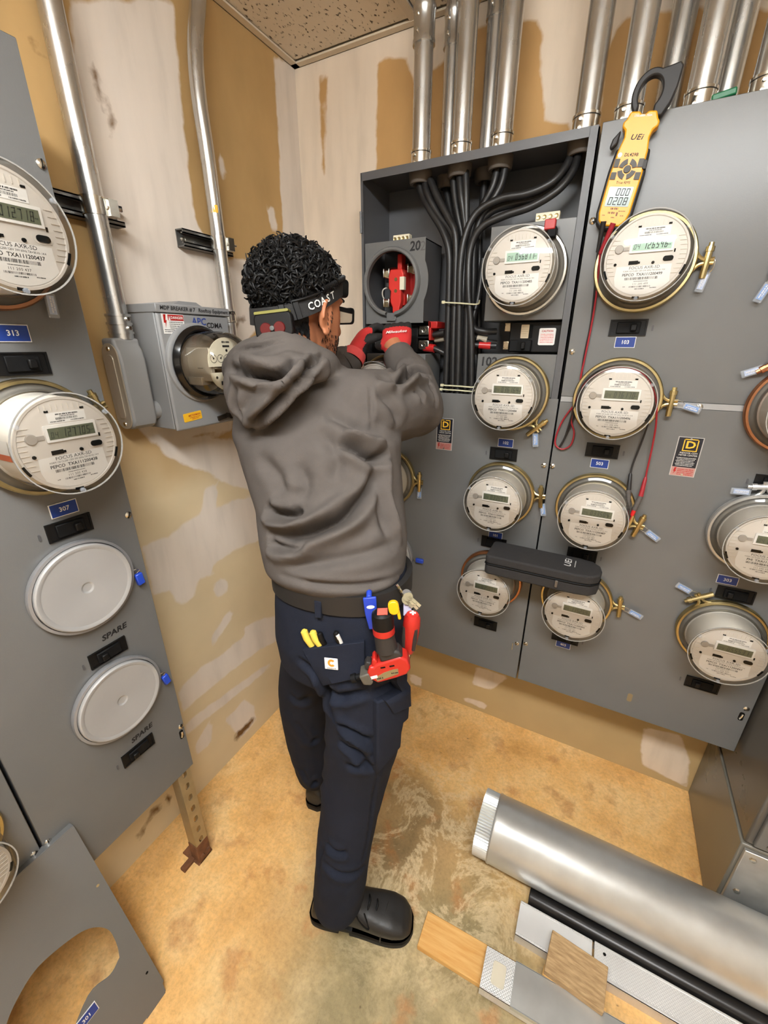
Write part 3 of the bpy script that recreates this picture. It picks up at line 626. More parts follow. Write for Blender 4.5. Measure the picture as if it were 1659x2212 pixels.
def maker_label(parent, M):
    p = put('maker_label', MB().box(-.0275, .0275, -.0515, .0515, .0003, .0012).mesh('maker_label', mat('label_silver', (176, 172, 168), .4), 0), parent, M=M)
    MB().box(-.0255, .0255, -.027, .05, .001, .0016).build('label_field', mat('label_navy', (22, 24, 34), .4), p, 0)
    MB().box(-.0255, .0255, -.05, -.0275, .001, .0016).build('warning_field', mat('label_pink', (172, 128, 120), .5), p, 0)
    YL = mat('label_yellow', (226, 178, 52), .45); mb = MB()
    def frame(a, b, cx, cy, z):
        for s in (-1, 1): mb.box(cx - a, cx + a, cy + s * b if s > 0 else cy - a, cy + a if s > 0 else cy - b, z, z + .0003); mb.box(cx + s * b if s > 0 else cx - a, cx + a if s > 0 else cx - b, cy - a, cy + a, z, z + .0003)
    frame(.0158, .0136, .002, .031, .0017)
    mb.build('square_emblem', YL, p, 0); text('emblem_letter', 'D', .026, YL, p, .0022, .031, .0019, sx=1.15, bold=.0006)
    text('label_line', 'INDOOR CDM', .0058, WHITE, p, .002, .0105, .0018); text('label_line', 'METER CENTER', .0058, WHITE, p, .002, .0045, .0018)
    mb = MB()
    for k in range(6): scribble(mb, -.021 + .002 * (k % 2), .021 - .002 * (k % 3), -.0035 - k * .004, .0018, .0019, 40 + k)
    mb.build('label_print', WHITE, p, 0); mb = MB()
    for k in range(4): scribble(mb, -.012, .022, -.034 - k * .0045, .0018, .0026, 60 + k)
    mb.add([(-.019, -.029, .0018), (-.0145, -.029, .0018), (-.0165, -.036, .0018), (-.014, -.036, .0018), (-.0205, -.047, .0018), (-.0185, -.039, .0018), (-.021, -.039, .0018)], [(0, 1, 2, 3, 4, 5, 6)])
    mb.build('warning_print', RED, p, 0)
    for y in (.0465, -.0465): MB().lathe([(0, .003), (.0025, .0028), (.003, .0012)], 12, T((0, y, 0))).build('rivet', BRIGHT, p)
maker_label(p2, I @ FB(1.325, 1.316))

# ------------------------------------------------------------------ open meter centre on the back wall
p1 = thing('meter_center_panel', 'open grey back wall meter panel with its upper cover off and cables showing', 'meter panel', T((.68, -.1, .436)))
I = inv(p1)
mb = MB()
mb.box(.366, .996, -.02, -.002, .44, 2.046); mb.box(.364, .3675, -.2, -.002, .436, 2.05); mb.box(.3675, .372, -.2, -.197, 1.444, 2.03)
mb.box(.976, .979, -.2, -.02, .436, 2.046); mb.box(.979, .9965, -.2, -.197, .436, 2.046); mb.box(.9935, .9965, -.2, -.002, .436, 2.046)
mb.box(.3675, .994, -.198, -.002, 2.0465, 2.05); mb.box(.366, .9765, -.2, -.197, 2.03, 2.05); mb.box(.3675, .976, -.2, -.02, .436, .44)
mb.build('enclosure', GREY2, p1, 30, M=I)
box('lower_cover', GREY, .364, .9968, -.203, -.2002, .436, 1.444, p1, .0012, 1, M=I)
MB().tube([(.3655, -.203, 1.9), (.3655, -.203, 1.955)], .004, 8).build('hinge', GREY2, p1, M=I)
for x, z in ((.984, 1.25), (.982, .592)): screw(p1, I @ FB(x, z, -.203))
MB().prism(rrect(.003, .03, .0014), 0, .003).build('latch_tongue', BRIGHT, p1, M=I @ FB(.968, .575, -.203))
# socket units inside
def arc_outline(x0, x1, z0, z1, cx, cz, rr):
    h = math.sqrt(rr * rr - (x1 - cx) ** 2); a = math.asin(h / rr)
    return [(x0, z0), (x1, z0), (x1, cz - h)] + [(cx + rr * math.cos(t), cz + rr * math.sin(t)) for t in np.linspace(-a, a, 14)] + [(x1, cz + h), (x1, z1), (x0, z1)]
cx, cz = CX[0], ROW[0]
FBW = FB(0, 0, -.192)
plate('socket_face', [(a - 0, b) for a, b in arc_outline(.3735, .575, 1.648, 1.873, cx, cz, .119)], [circ(.084, 48, cx, cz)], .003, GREY, p1, I @ FBW)
mb = MB(); mb.box(.571, .574, -.192, -.06, 1.65, 1.871); mb.box(.3735, .574, -.192, -.06, 1.868, 1.871); mb.box(.3735, .574, -.192, -.06, 1.65, 1.653); mb.box(.3735, .574, -.063, -.06, 1.65, 1.871)
mb.build('socket_box', GREY2, p1, 30, M=I)
MB().lathe([(.083, 0), (.083, .014), (.086, .017), (.092, .016), (.095, .011), (.095, 0)], 50, a0=R(-80), a1=R(260)).build('socket_rim', GREY, p1, M=I @ FB(cx, cz, -.195))
MB().box(-.016, .016, -.104, -.084, 0, .004).tube([(-.016, -.086, .002), (-.014, -.106, .006), (.014, -.106, .006), (.016, -.086, .002)], .002, 6).build('rim_latch', GREY, p1, M=I @ FB(cx, cz, -.195))
for n, a in (('socket_unit', (.3735, .586, -.195, -.06, 1.445, 1.558)), ('socket_unit', (.764, .9755, -.195, -.06, 1.648, 1.877)), ('socket_unit', (.7545, .9755, -.195, -.06, 1.4445, 1.56))):
    box(n, GREY, *a, p1, .0012, 1, I)
text('unit_marking', '20', .034, INK, p1, shear=.1, bold=.0009).matrix_local = I @ FB(.542, 1.852, -.1955)
text('unit_marking', '2', .034, mat('faded_ink', (84, 83, 82), .6), p1, shear=.1).matrix_local = I @ FB(.5665, 1.85, -.1955)
text('unit_marking', '102', .034, INK, p1, shear=.05, bold=.0009).matrix_local = I @ FB(.788, 1.538, -.1955)
text('unit_marking', '201', .03, INK, p1, shear=.05, bold=.0009).matrix_local = I @ FB(.556, 1.535, -.1955)
for x0, x1, z in ((.465, .518, 1.876), (.874, .932, 1.885)):
    tb = put('neutral_terminal', MB().box(x0, x1, -.185, -.165, z - .01, z + .012).mesh('neutral_terminal', mat('cream_plastic', (216, 208, 184), .5)), p1, .001, 1, I)
    for k in range(4):
        xx = x0 + (k + .5) * (x1 - x0) / 4
        MB().lathe([(.005, .001), (.004, .0005), (0, .0005)], 12, FB(xx, z + .002, -.1855)).build('terminal_screw', BRASS, tb)
# exposed jaws of the empty socket
js = put('jaw_block', MB().box(-.055, -.02, -.058, .056, 0, .018).box(.02, .06, -.058, .056, 0, .018).box(-.022, .03, -.06, .062, 0, .02).mesh('jaw_block', RED), p1, .002, 1, I @ FB(cx, cz, -.085))
MB().prism([(-.02, .04), (.02, .04), (.026, .024), (.026, -.01), (.018, -.02), (.018, -.05), (.012, -.07), (.01, -.1), (-.01, -.1), (-.012, -.066), (-.02, -.05), (-.018, -.02), (-.026, -.012), (-.026, .024)][::-1], .06, .085).box(-.008, .008, .03, .085, .03, .06).box(-.02, .02, -.06, .04, .02, .062).build('link_bar', mat('red_molding', (206, 48, 40), .42), js, 30, .003, 2)
JW = mat('jaw_tin', (214, 206, 190), .25, 1)
for x, y in ((-.048, .036), (.038, .044), (-.048, -.05), (.038, -.04)):
    MB().box(x - .012, x - .007, y - .013, y + .013, .018, .06).box(x + .007, x + .012, y - .013, y + .013, .018, .06).box(x - .012, x + .012, y - .013, y + .013, .016, .022).build('meter_jaw', JW, js, 30, .002)
for y in (.012, -.02): MB().lathe([(0, .0865), (.005, .0865), (.0055, .085)], 12, T((.0, y, 0))).build('bar_screw', BRASS, js)
MB().box(.015, .03, -.018, .018, .075, .088).build('rating_tag', mat('cream_tag', (220, 212, 190), .5), js, 30)
MB().tube(bez([(-.042, -.002, .03), (-.06, -.008, .05), (-.066, -.024, .05), (-.06, -.042, .04), (-.046, -.044, .036)], 6), .002, 8).build('bond_wire', mat('white_wire', (214, 206, 192), .5), js)
MB().box(-.046, -.03, -.006, .008, .03, .062).build('bond_clip', mat('clip_grey', (70, 66, 62), .5), js, 30, .002)
maker_label(p1, I @ FB(.667, 1.314, -.203))
for x, z, s in ((.865, 1.306, '102'), (.865, .994, '101')): num_plate(p1, I @ FB(x, z, -.203), s)

# breakers behind the missing cover
def big_breaker(x0, x1, z0, z1, label, caution_left):
    r = thing('circuit_breaker', label, 'circuit breaker', T(((x0 + x1) / 2, -.06, z0)), 'large breakers in the open panel'); J = inv(r)
    box('breaker_body', BLACK, x0, x1, -.165, -.022, z0, z1, r, .002, 1, J)
    return r, J
def caution(parent, J, x, z, y, w_=.044, h=.044):
    c = put('caution_label', MB().prism(rrect(w_, h, .004), 0, .0006).mesh('caution_label', WHITE, 0), parent, M=J @ FB(x, z, y))
    text('caution_word', 'CAUTION', .0068, RED, c, 0, h * .32, .001, bold=.0002); mb = MB()
    for k in range(6): scribble(mb, -w_ * .4, w_ * .4, h * .12 - k * .0042, .001, .0022, 80 + k)
    mb.build('caution_print', mat('red_print', (206, 92, 88), .5), c, 0)
r, J = big_breaker(.835, .973, 1.565, 1.645, 'black breaker with a CAUTION label above unit 102', False)
caution(r, J, .938, 1.606, -.1655)
MB().prism(rrect(.022, .036, .002), 0, .001).build('rating_label', mat('rating_tan', (206, 188, 158), .5), r, 0, M=J @ FB(.877, 1.62, -.166))
MB().prism(rrect(.01, .034, .001), 0, .0008).build('rating_strip', SLOT, r, 0, M=J @ FB(.893, 1.62, -.166))
mb = MB()
for k in range(5): scribble(mb, .868, .886, 1.607 + k * .006, -.001, .002, 90 + k)
put('rating_print', mb.mesh('rating_print', INK, 0), r, M=J @ FB(0, 0, -.168))
box('toggle_block', MATTEBLACK, .84, .9, -.182, -.165, 1.567, 1.598, r, .002, 1, J)
box('toggle_recess', SLOT, .862, .884, -.1835, -.182, 1.571, 1.594, r, 0, 1, J); box('handle', BLACK, .875, .885, -.194, -.183, 1.574, 1.592, r, .0015, 1, J)
LUG = mat('lug_tin', (178, 164, 140), .3, 1)
for z in (1.632, 1.583):
    l = MB().box(.818, .835, -.165, -.13, z - .012, z + .012).build('terminal_lug', LUG, r, 30, .002, 2, J)
    MB().lathe([(.008, .0005), (.006, -.004), (0, -.004)], 14, J @ FB(.8265, z, -.1655)).build('lug_screw', SLOT, r)
r, J = big_breaker(.376, .545, 1.562, 1.645, 'black breaker with a CAUTION label that the worker handles', True)
caution(r, J, .411, 1.6, -.1655, .042, .05)
MB().box(.488, .491, -.167, -.165, 1.59, 1.645).build('white_strip', WHITE, r, 30, M=J)
for z in (1.627, 1.585):
    MB().box(.545, .582, -.16, -.12, z - .014, z + .014).build('terminal_lug', JW, r, 30, .003, 2, J)
    MB().lathe([(.008, .002), (.005, .0015), (.005, -.002), (0, -.002)], 6, J @ FB(.563, z, -.161)).build('lug_screw', BRIGHT, r)
box('terminal_divider', MATTEBLACK, .545, .584, -.17, -.1, 1.6045, 1.6085, r, 0, 1, J)
# ------------------------------------------------------------------ conduits of the back wall
def collar(mb, x, y, z, r, h, n=28):
    mb.lathe([(r, 0), (r + .004, 0), (r + .004, h * .12), (r + .0025, h * .16), (r + .0025, h * .84), (r + .004, h * .88), (r + .004, h), (r, h)], n, T((x, y, z)))
def tab_screws(parent, J, x, y, z, r, h):
    for k in (.3, .7):
        MB().lathe([(0, .007), (.004, .0065), (.0045, 0)], 10, T((x - .35 * r, y - r * .96, z + h * k)) @ Matrix.Rotation(R(90), 4, 'X')).build('set_screw', BRIGHT, parent, M=J)
CONS = [  # x, y, radius, coupling height, label
    (.527, -.135, .0255, 2.317, 'steel conduit over the empty red socket, outermost of the group'),
    (.583, -.062, .024, 2.33, 'steel conduit set back by the wall, second from the empty socket end'),
    (.645, -.135, .0255, 2.37, 'steel conduit in front with bushing over the straight cables'),
    (.698, -.062, .024, 2.36, 'steel conduit set back by the wall over the cable bundle'),
    (.757, -.135, .0255, None, 'steel conduit in front over the middle of the open box'),
    (.957, -.135, .0275, None, 'steel conduit at the end of the open box, feeding the long curved cables'),
    (1.047, -.135, .0275, None, 'steel conduit behind the jaw of the yellow clamp meter'),
    (1.121, -.062, .026, 2.335, 'steel conduit with a coupling, behind the jaw tip'),
    (1.183, -.135, .0275, None, 'bright spangled steel conduit beside the green tape'),
    (1.233, -.062, .026, None, 'steel conduit with green tape at its foot'),
    (1.297, -.135, .0275, None, 'steel conduit with torn paper at its collar')]
for i, (x, y, rr, zc, lab) in enumerate(CONS):
    r = thing('conduit', lab, 'conduit', T((x, y, 2.052)), 'steel conduits rising from the back panels'); J = inv(r)
    MB().tube([(x, y, 2.05), (x, y, 2.25), (x, y, CEIL + .03)], rr, 28).build('pipe', CONDUIT, r, M=J)
    if y < -.1:
        mb = MB(); collar(mb, x, y, 2.0515, rr, .042); mb.build('connector', BRIGHT, r, M=J); tab_screws(r, J, x, y, 2.0515, rr, .042)
    if zc:
        mb = MB(); collar(mb, x, y, zc, rr, .075); mb.build('coupling', CONDUIT, r, M=J); tab_screws(r, J, x, y, zc, rr, .075)
    if x < .98:
        MB().lathe([(rr - .004, .0), (rr - .004, .03), (rr + .008, .03), (rr + .006, .004), (rr + .003, 0)], 26, T((x, y, 2.0165)), close=True).build('bushing', mat('bushing_grey', (88, 80, 72), .6), r, M=J)
tp = thing('green_tape', 'scrap of green tape at the foot of a conduit', 'tape', T((1.222, -.185, 2.0535)))
MB().box(-.02, .022, -.008, .006, 0, .013).build('tape_strip', mat('green_tape', (24, 104, 66), .4), tp, 30, .003, 2, Matrix.Rotation(R(-8), 4, 'Y'))

# ------------------------------------------------------------------ cables of the open panel
def pxpath(pts): return [onY(x, y, d) for x, y, d in pts]
CB = [
    [(905, 392, -.135), (912, 420, -.14), (930, 455, -.155), (956, 498, -.165), (970, 545, -.17), (970, 620, -.17), (967, 720, -.17), (962, 860, -.17)],
    [(917, 392, -.14), (926, 425, -.15), (950, 468, -.155), (975, 500, -.16), (985, 545, -.16), (984, 620, -.155), (979, 720, -.15), (974, 860, -.15)],
    [(929, 388, -.15), (945, 425, -.16), (968, 470, -.17), (984, 510, -.175), (984, 600, -.175), (980, 720, -.178), (977, 860, -.178)],
    [(979, 372, -.13), (982, 420, -.135), (990, 470, -.14), (1000, 520, -.14), (1000, 600, -.14), (993, 720, -.14), (990, 860, -.14)],
    [(992, 372, -.14), (996, 420, -.15), (1002, 465, -.15), (1006, 520, -.155), (1000, 620, -.17), (995, 720, -.172), (992, 860, -.172)],
    [(1006, 370, -.145), (1007, 420, -.15), (1008, 480, -.15), (1012, 540, -.15), (1012, 620, -.15), (1006, 720, -.15), (1004, 860, -.15)],
    [(1076, 358, -.135), (1064, 405, -.14), (1040, 450, -.14), (1018, 500, -.145), (1012, 560, -.165), (1010, 640, -.175), (1007, 740, -.175), (1004, 860, -.175)],
    [(1092, 358, -.14), (1082, 400, -.145), (1060, 440, -.15), (1035, 480, -.15), (1024, 540, -.15), (1022, 620, -.15), (1018, 720, -.15), (1016, 860, -.15)],
    [(1238, 325, -.13), (1222, 360, -.15), (1190, 395, -.165), (1140, 418, -.17), (1080, 430, -.172), (1030, 460, -.175), (1005, 510, -.18), (994, 580, -.185), (992, 680, -.185), (988, 860, -.185)],
    [(1252, 325, -.135), (1238, 368, -.155), (1206, 410, -.17), (1150, 445, -.175), (1090, 466, -.178), (1040, 492, -.18), (1016, 540, -.18), (1012, 620, -.185), (1018, 720, -.186), (1018, 860, -.186)],
    [(1245, 330, -.12), (1225, 378, -.12), (1170, 425, -.13), (1110, 440, -.14), (1060, 458, -.145), (1030, 500, -.14), (1026, 560, -.13), (1024, 650, -.12), (1030, 860, -.12)],
    [(962, 400, -.07), (975, 460, -.08), (990, 520, -.1), (1005, 600, -.11), (1020, 720, -.11), (1024, 860, -.11)],
    [(1048, 385, -.07), (1042, 440, -.08), (1036, 520, -.1), (1036, 600, -.11), (1034, 700, -.1), (1036, 860, -.1)]]
for k, P in enumerate(CB):
    c = MB().tube(bez(pxpath(P), 8), .0098, 12).build('power_cable', CABLE)
    tag(c, ['black cable bending down from the conduit over the empty red socket', 'straight black cable with printed jacket dropping from the second front conduit', 'black cable leaning in from the conduit over the middle of the open box', 'long black cable sweeping across the box top from its end conduit', 'thin-lit black cable at the back of the box behind the bundle'][(0, 0, 0, 1, 1, 1, 2, 2, 3, 3, 3, 4, 4)[k]], 'cable',
        ['cables of the socket conduit', 'straight cables', 'cables of the middle conduit', 'sweeping cables', 'rear cables'][(0, 0, 0, 1, 1, 1, 2, 2, 3, 3, 3, 4, 4)[k]])
def short_cable(label, P, tape=None, r=.0085):
    c = thing('power_cable', label, 'cable', T(onY(*P[0])))
    J = inv(c); MB().tube(bez(pxpath(P), 8), r, 12).build('jacket', CABLE, c, M=J)
    if tape:
        a, b, m, rr = tape; MB().tube([onY(*a), onY(*b)], rr, 14).build('tape_wrap', m, c, M=J)
GT = mat('grey_tape', (152, 142, 124), .5)
short_cable('black cable bending into the top lug of the breaker of unit 102', [(1044, 560, -.13), (1034, 640, -.15), (1022, 690, -.165), (1026, 710, -.17), (1046, 716, -.168), (1072, 716, -.15)], None, .009)
short_cable('short black cable with grey tape entering the breaker of unit 102', [(1020, 722, -.15), (1032, 732, -.16), (1050, 737, -.155), (1072, 742, -.14)], ((1031, 730, -.16), (1052, 735, -.156), GT, .0098))
short_cable('short black cable with red tape entering the breaker of unit 102', [(1014, 738, -.15), (1022, 744, -.165), (1040, 746, -.16), (1072, 747, -.15)], ((1035, 745.5, -.161), (1060, 747, -.156), REDT, .0105))
short_cable('short black cable leaving the upper lug of the breaker in hand', [(915, 720, -.14), (935, 723, -.15), (960, 718, -.15)])
short_cable('short black cable with red tape leaving the lower lug of the breaker in hand', [(912, 752, -.145), (935, 752, -.15), (962, 764, -.145)], ((917, 750, -.147), (939, 753, -.15), REDT, .0125))
short_cable('short cable with a grey sleeve between the lugs of the breaker in hand', [(920, 735, -.12), (945, 734, -.13), (962, 732, -.13)], ((940, 734, -.129), (960, 732, -.131), GT, .0085), .006)
rb = MB().box(.585, .612, -.17, -.1, 1.632, 1.652).box(.585, .592, -.17, -.1, 1.598, 1.652).build('red_insulator', RED, None, 30, .002); tag(rb, 'red plastic insulator block beside the breaker in hand', 'insulator')
for (xa, xb, y, dz) in ((958, 1030, 653, 0), (955, 1024, 832, 0), (953, 1022, 841, 0)):
    L_ = [(xa, y, -.19), ((xa + xb) / 2, y + 2, -.2), (xb, y + 4, -.192), (xb + 6, y - 4, -.17)]
    z = thing('cable_tie', 'clear white cable tie %s the black cable bundle' % {653: 'around the middle of', 832: 'low on', 841: 'lowest on'}[y], 'cable tie', T(onY(xa, y, -.19)), 'cable ties'); J = inv(z)
    m = mat('tie_nylon', (196, 192, 160), .4)
    MB().tube(bez(pxpath(L_), 6), .0024, 8, sq=.6).build('strap', m, z, M=J)
    MB().box(-.005, .005, -.004, .004, -.004, .004).build('tie_head', m, z, 30, .001, 1)

# ------------------------------------------------------------------ left wall: conduits, conduit body, meter socket
def strut_rail(label, y0, y1, z, pipe_y, rr):
    r = thing('strut_channel', label, 'strut channel', T((0, (y0 + y1) / 2, z)), 'strut channels on the left wall'); J = inv(r)
    m = mat('strut_zinc', (128, 128, 126), .4, .8, .08, 20)
    mb = MB(); h = .021
    mb.box(.001, .004, y0, y1, z - h, z + h)
    for s in (-1, 1):
        a, b = sorted((z + s * h, z + s * (h - .003))); mb.box(.001, .03, y0, y1, a, b)
        a, b = sorted((z + s * h, z + s * (h - .011))); mb.box(.027, .03, y0, y1, a, b)
        a, b = sorted((z + s * (h - .008), z + s * (h - .011))); mb.box(.021, .03, y0, y1, a, b)
    mb.build('channel', m, r, 30, M=J)
    MB().lathe([(0, .006), (.006, .005), (.008, 0)], 12, FL(y0 + .018 if pipe_y > y0 + .05 else y1 - .02, z, .004)).build('anchor_screw', BRIGHT, r, M=J)
    mb = MB(); mb.lathe([(rr, -.017), (rr + .0025, -.017), (rr + .0025, .017), (rr, .017)], 28, T((.031 + rr, pipe_y, z)), close=True); mb.build('pipe_clamp', BRIGHT, r, M=J)
    MB().box(.03 + rr * 1.2, .036 + rr * 2, pipe_y + rr * .8, pipe_y + rr + .016, z - .016, z + .016).tube([(.05 + rr, pipe_y + rr * .7, z), (.05 + rr, pipe_y + rr + .026, z)], .004, 8).build('clamp_bolt', BRIGHT, r, 30, M=J)
    return r
PY = -.822
strut_rail('grey strut channel behind the conduit next to the blue plate panel', onX(118, 430, .03).y - .03, onX(272, 492, .03).y, onX(200, 452, .03).z, PY, .0225)
P2Y = -.476
strut_rail('short grey strut channel behind the conduit above the worker\'s head', onX(397, 515, .03).y, onX(502, 535, .03).y, onX(450, 525, .03).z, P2Y, .0195)
r = thing('conduit', 'long straight steel conduit on the left wall dropping into the conduit body', 'conduit', T((.054, PY, 1.6))); J = inv(r)
MB().tube([(.054, PY, 1.6), (.054, PY, 2.0), (.054, PY, CEIL + .03)], .0222, 28).build('pipe', CONDUIT, r, M=J)
mb = MB()
for z in (1.612, 1.632, 1.65): mb.lathe([(.0222, -.0025), (.0275, -.0025), (.0275, .0025), (.0222, .0025)], 28, T((.054, PY, z)), close=True)
mb.lathe([(.0225, 1.597), (.0252, 1.597), (.0252, 1.652), (.0225, 1.652)], 28, T((.054, PY, 0)), close=True); mb.build('connector', CONDUIT, r, M=J)
for z in (1.622, 1.642): MB().lathe([(0, .009), (.0045, .0085), (.005, 0)], 10, FL(PY + .005, z, .079)).build('set_screw', BRIGHT, r, M=J)
r = thing('conduit', 'bent steel conduit on the left wall ending in the meter socket', 'conduit', T((.052, P2Y, 1.66))); J = inv(r)
MB().tube(bez([(.052, P2Y, 1.6), (.052, P2Y, 1.8), (.052, P2Y - .002, 2.05), (.052, P2Y - .006, 2.18), (.052, P2Y + .004, 2.28), (.052, P2Y + .032, 2.38), (.052, P2Y + .045, CEIL + .03)], 8), .0192, 24).build('pipe', CONDUIT, r, M=J)
mb = MB(); collar(mb, .052, P2Y, 1.648, .0192, .03); mb.build('connector', BRIGHT, r, M=J)
tag(MB().lathe([(.0198, 0), (.0198, .018)], 8, T((.052, P2Y, 1.925)), a0=R(-120), a1=R(-20)).build('yellow_sticker', mat('sticker_yellow', (232, 178, 40), .5)), 'small yellow sticker wrapped on the bent conduit', 'sticker')
# conduit body
r = thing('conduit_fitting', 'grey cast conduit body with an oval cover plate beside the meter socket', 'conduit fitting', T((.056, -.83, 1.385))); J = inv(r)
mb = MB()
out = [(.026, 1.41), (.03, 1.396), (.045, 1.387), (.07, 1.387), (.085, 1.396), (.09, 1.41), (.09, 1.55), (.086, 1.572), (.078, 1.585), (.078, 1.6), (.03, 1.6), (.03, 1.585), (.026, 1.56)]
MB().prism(out, 0, .066, Matrix(((1, 0, 0, 0), (0, 0, 1, -.862), (0, 1, 0, 0), (0, 0, 0, 1)))).tube([(.056, -.81, 1.425), (.056, -.768, 1.425)], .0235, 24).build('cast_body', LGREY, r, 35, .007, 3, J)
cvp = plate('cover_plate', rrect(.058, .2, .028, 8), [], .003, mat('plate_zinc', (196, 186, 168), .32, .5), r, J @ Matrix(((1, 0, 0, .058), (0, 0, -1, -.8622), (0, 1, 0, 1.4885), (0, 0, 0, 1))), .001)
MB().prism(rrect(.026, .15, .012, 6), .003, .0055).build('pressed_rib', MATS['plate_zinc'], cvp, 35, .002)
for y in (.088, -.088): MB().lathe([(0, .006), (.005, .005), (.006, .003)], 12, T((0, y, 0))).build('plate_screw', BRIGHT, cvp)
# meter socket
SX, SY0, SY1, SZ0, SZ1 = .13, -.774, -.552, 1.376, 1.676
r = thing('meter_socket', 'light grey meter socket box with DANGER sticker and handwriting on the left wall', 'meter socket', T((0, -.66, SZ0))); J = inv(r)
MB().box(.002, .118, SY0, SY1, SZ0, SZ1 - .006).build('box', LGREY, r, 30, .003, 2, J)
box('cover', LGREY, .1185, SX, SY0 - .001, SY1, SZ0 - .004, SZ1 - .018, r, .006, 3, J)
box('rain_lip', LGREY, .002, SX + .004, SY0 - .003, SY1 + .003, SZ1 - .018, SZ1 + .002, r, .002, 1, J)
MB().prism([(SY0 + .06, SZ1 + .002), (SY1 - .07, SZ1 + .002), (SY1 - .09, SZ1 + .012), (SY0 + .08, SZ1 + .012)], .02, .115, Matrix(((0, 0, 1, 0), (1, 0, 0, 0), (0, 1, 0, 0), (0, 0, 0, 1)))).build('hub_plate', LGREY, r, 30, M=J)
GC = onX(436, 785, SX + .01); GY, GZ = GC.y, GC.z
MB().lathe([(.1, 0), (.0985, .007), (.094, .010), (.088, .010), (.088, 0)], 48).build('embossed_ring', LGREY, r, M=J @ FL(GY, GZ, SX - .0005))
text('marker_writing', 'MDP BREAKER # 7   Rooftop Equipment MTR', .0125, INK, r, align='LEFT', shear=.1, bold=.0003).matrix_local = J @ FL(SY0 + .008, SZ1 - .008, SX + .0045)
text('marker_writing', 'APC', .024, mat('blue_marker', (40, 62, 130), .6), r, shear=.1, bold=.0005).matrix_local = J @ FL(-.655, 1.641, SX + .0005)
text('marker_writing', 'CDMA', .018, INK, r, shear=.1, bold=.0005).matrix_local = J @ FL(-.606, 1.633, SX + .0005)
s = put('danger_sticker', MB().box(-.031, .031, -.0225, .0225, 0, .0008).mesh('danger_sticker', WHITE, 0), r, M=J @ FL(-.732, 1.633, SX))
MB().box(-.014, .03, .008, .021, .0007, .0012).build('danger_band', RED, s, 0); text('danger_word', 'DANGER', .0088, WHITE, s, .011, .0142, .0015, bold=.0002)
mb = MB(); mb.add([(-.013, .0085, .0014), (-.0075, .0085, .0014), (-.0102, .0195, .0014)], [(0, 1, 2)]); mb.build('alert_triangle', WHITE, s, 0)
mb = MB(); mb.add([(-.026, .021, .001), (-.019, .021, .001), (-.0215, .008, .001), (-.0185, .008, .001), (-.024, -.01, .001), (-.023, .002, .001), (-.027, .002, .001)], [(0, 1, 2, 3, 4, 5, 6)]); mb.build('bolt_symbol', RED, s, 0)
mb = MB()
for k in range(6): scribble(mb, -.012 if k < 4 else -.028, .028, .003 - k * .0043, .001, .0021, 120 + k)
mb.build('danger_print', INK, s, 0)
ye = put('yellow_sticker', MB().prism(rrect(.058, .022, .003), 0, .0008).mesh('yellow_sticker', mat('sticker_yellow', (232, 178, 40), .5), 0), r, M=J @ FL(-.722, 1.405, SX) @ RZ(4))
text('sticker_word', 'METERMAN', .0074, mat('sticker_red', (176, 50, 30), .5), ye, .006, .003, .0011, bold=.0001); mb = MB(); scribble(mb, -.01, .024, -.0035, .001, .0022, 140); scribble(mb, -.004, .018, -.0075, .001, .002, 141); mb.build('sticker_print', MATS['sticker_red'], ye, 0)
MB().box(-.004, .03, -.006, .006, 0, .006).tube([(.03, 0, .003), (.03, 0, .02)], .008, 12).build('latch', mat('latch_dark', (60, 52, 44), .4, .6), r, 30, M=J @ FL(-.637, 1.388, SX + .001) @ RZ(8))
# dial meter under a glass dome
r = thing('dial_meter', 'old dial electric meter under a clear glass dome on the meter socket', 'electric meter', FL(GY, GZ, SX + .001))
MB().lathe([(.074, .012), (.09, .012), (.093, .017), (.09, .022), (.084, .03), (.08, .03), (.08, .012)], 48).build('black_ring', mat('gloss_black', (16, 15, 15), .18), r)
MB().lathe([(.079, .02), (.0785, .06), (.077, .1), (.074, .116), (.068, .127), (.056, .133), (.03, .136), (0, .1365)], 48).build('glass_dome', GLASS, r)
MB().lathe([(0, .014), (.072, .014), (.072, .018), (0, .018)], 32).build('base_disc', mat('meter_inner', (150, 138, 122), .5), r)
fr = MB()
for s in (-1, 1): fr.box(s * .045 - .006, s * .045 + .006, -.04, .04, .018, .1); fr.box(s * .045 - .014, s * .045 + .014, -.05, -.03, .018, .07)
fr.box(-.05, .05, -.012, -.006, .03, .096).box(-.04, .04, .02, .034, .018, .09); fr.build('frame', mat('meter_frame', (176, 164, 146), .4, .3), r, 30, .002)
MB().lathe([(0, -.0006), (.052, -.0006), (.052, .0006), (0, .0006)], 40, T((0, -.0085, .062)) @ Matrix.Rotation(R(90), 4, 'X')).build('spinning_disc', BRIGHT, r)
CR = mat('dial_cream', (226, 218, 196), .5)
dp = MB().prism([(.05 * math.cos(R(a)), .05 * math.sin(R(a)) + .004) for a in range(0, 181, 9)] + [(-.05, -.004), (.05, -.004)][::1], .104, .106).build('dial_plate', CR, r, 30)
np_ = MB().prism([(.048 * math.cos(R(a)), -.016 + .04 * math.sin(R(a))) for a in range(180, 361, 9)], .104, .106).build('name_plate', CR, r, 30)
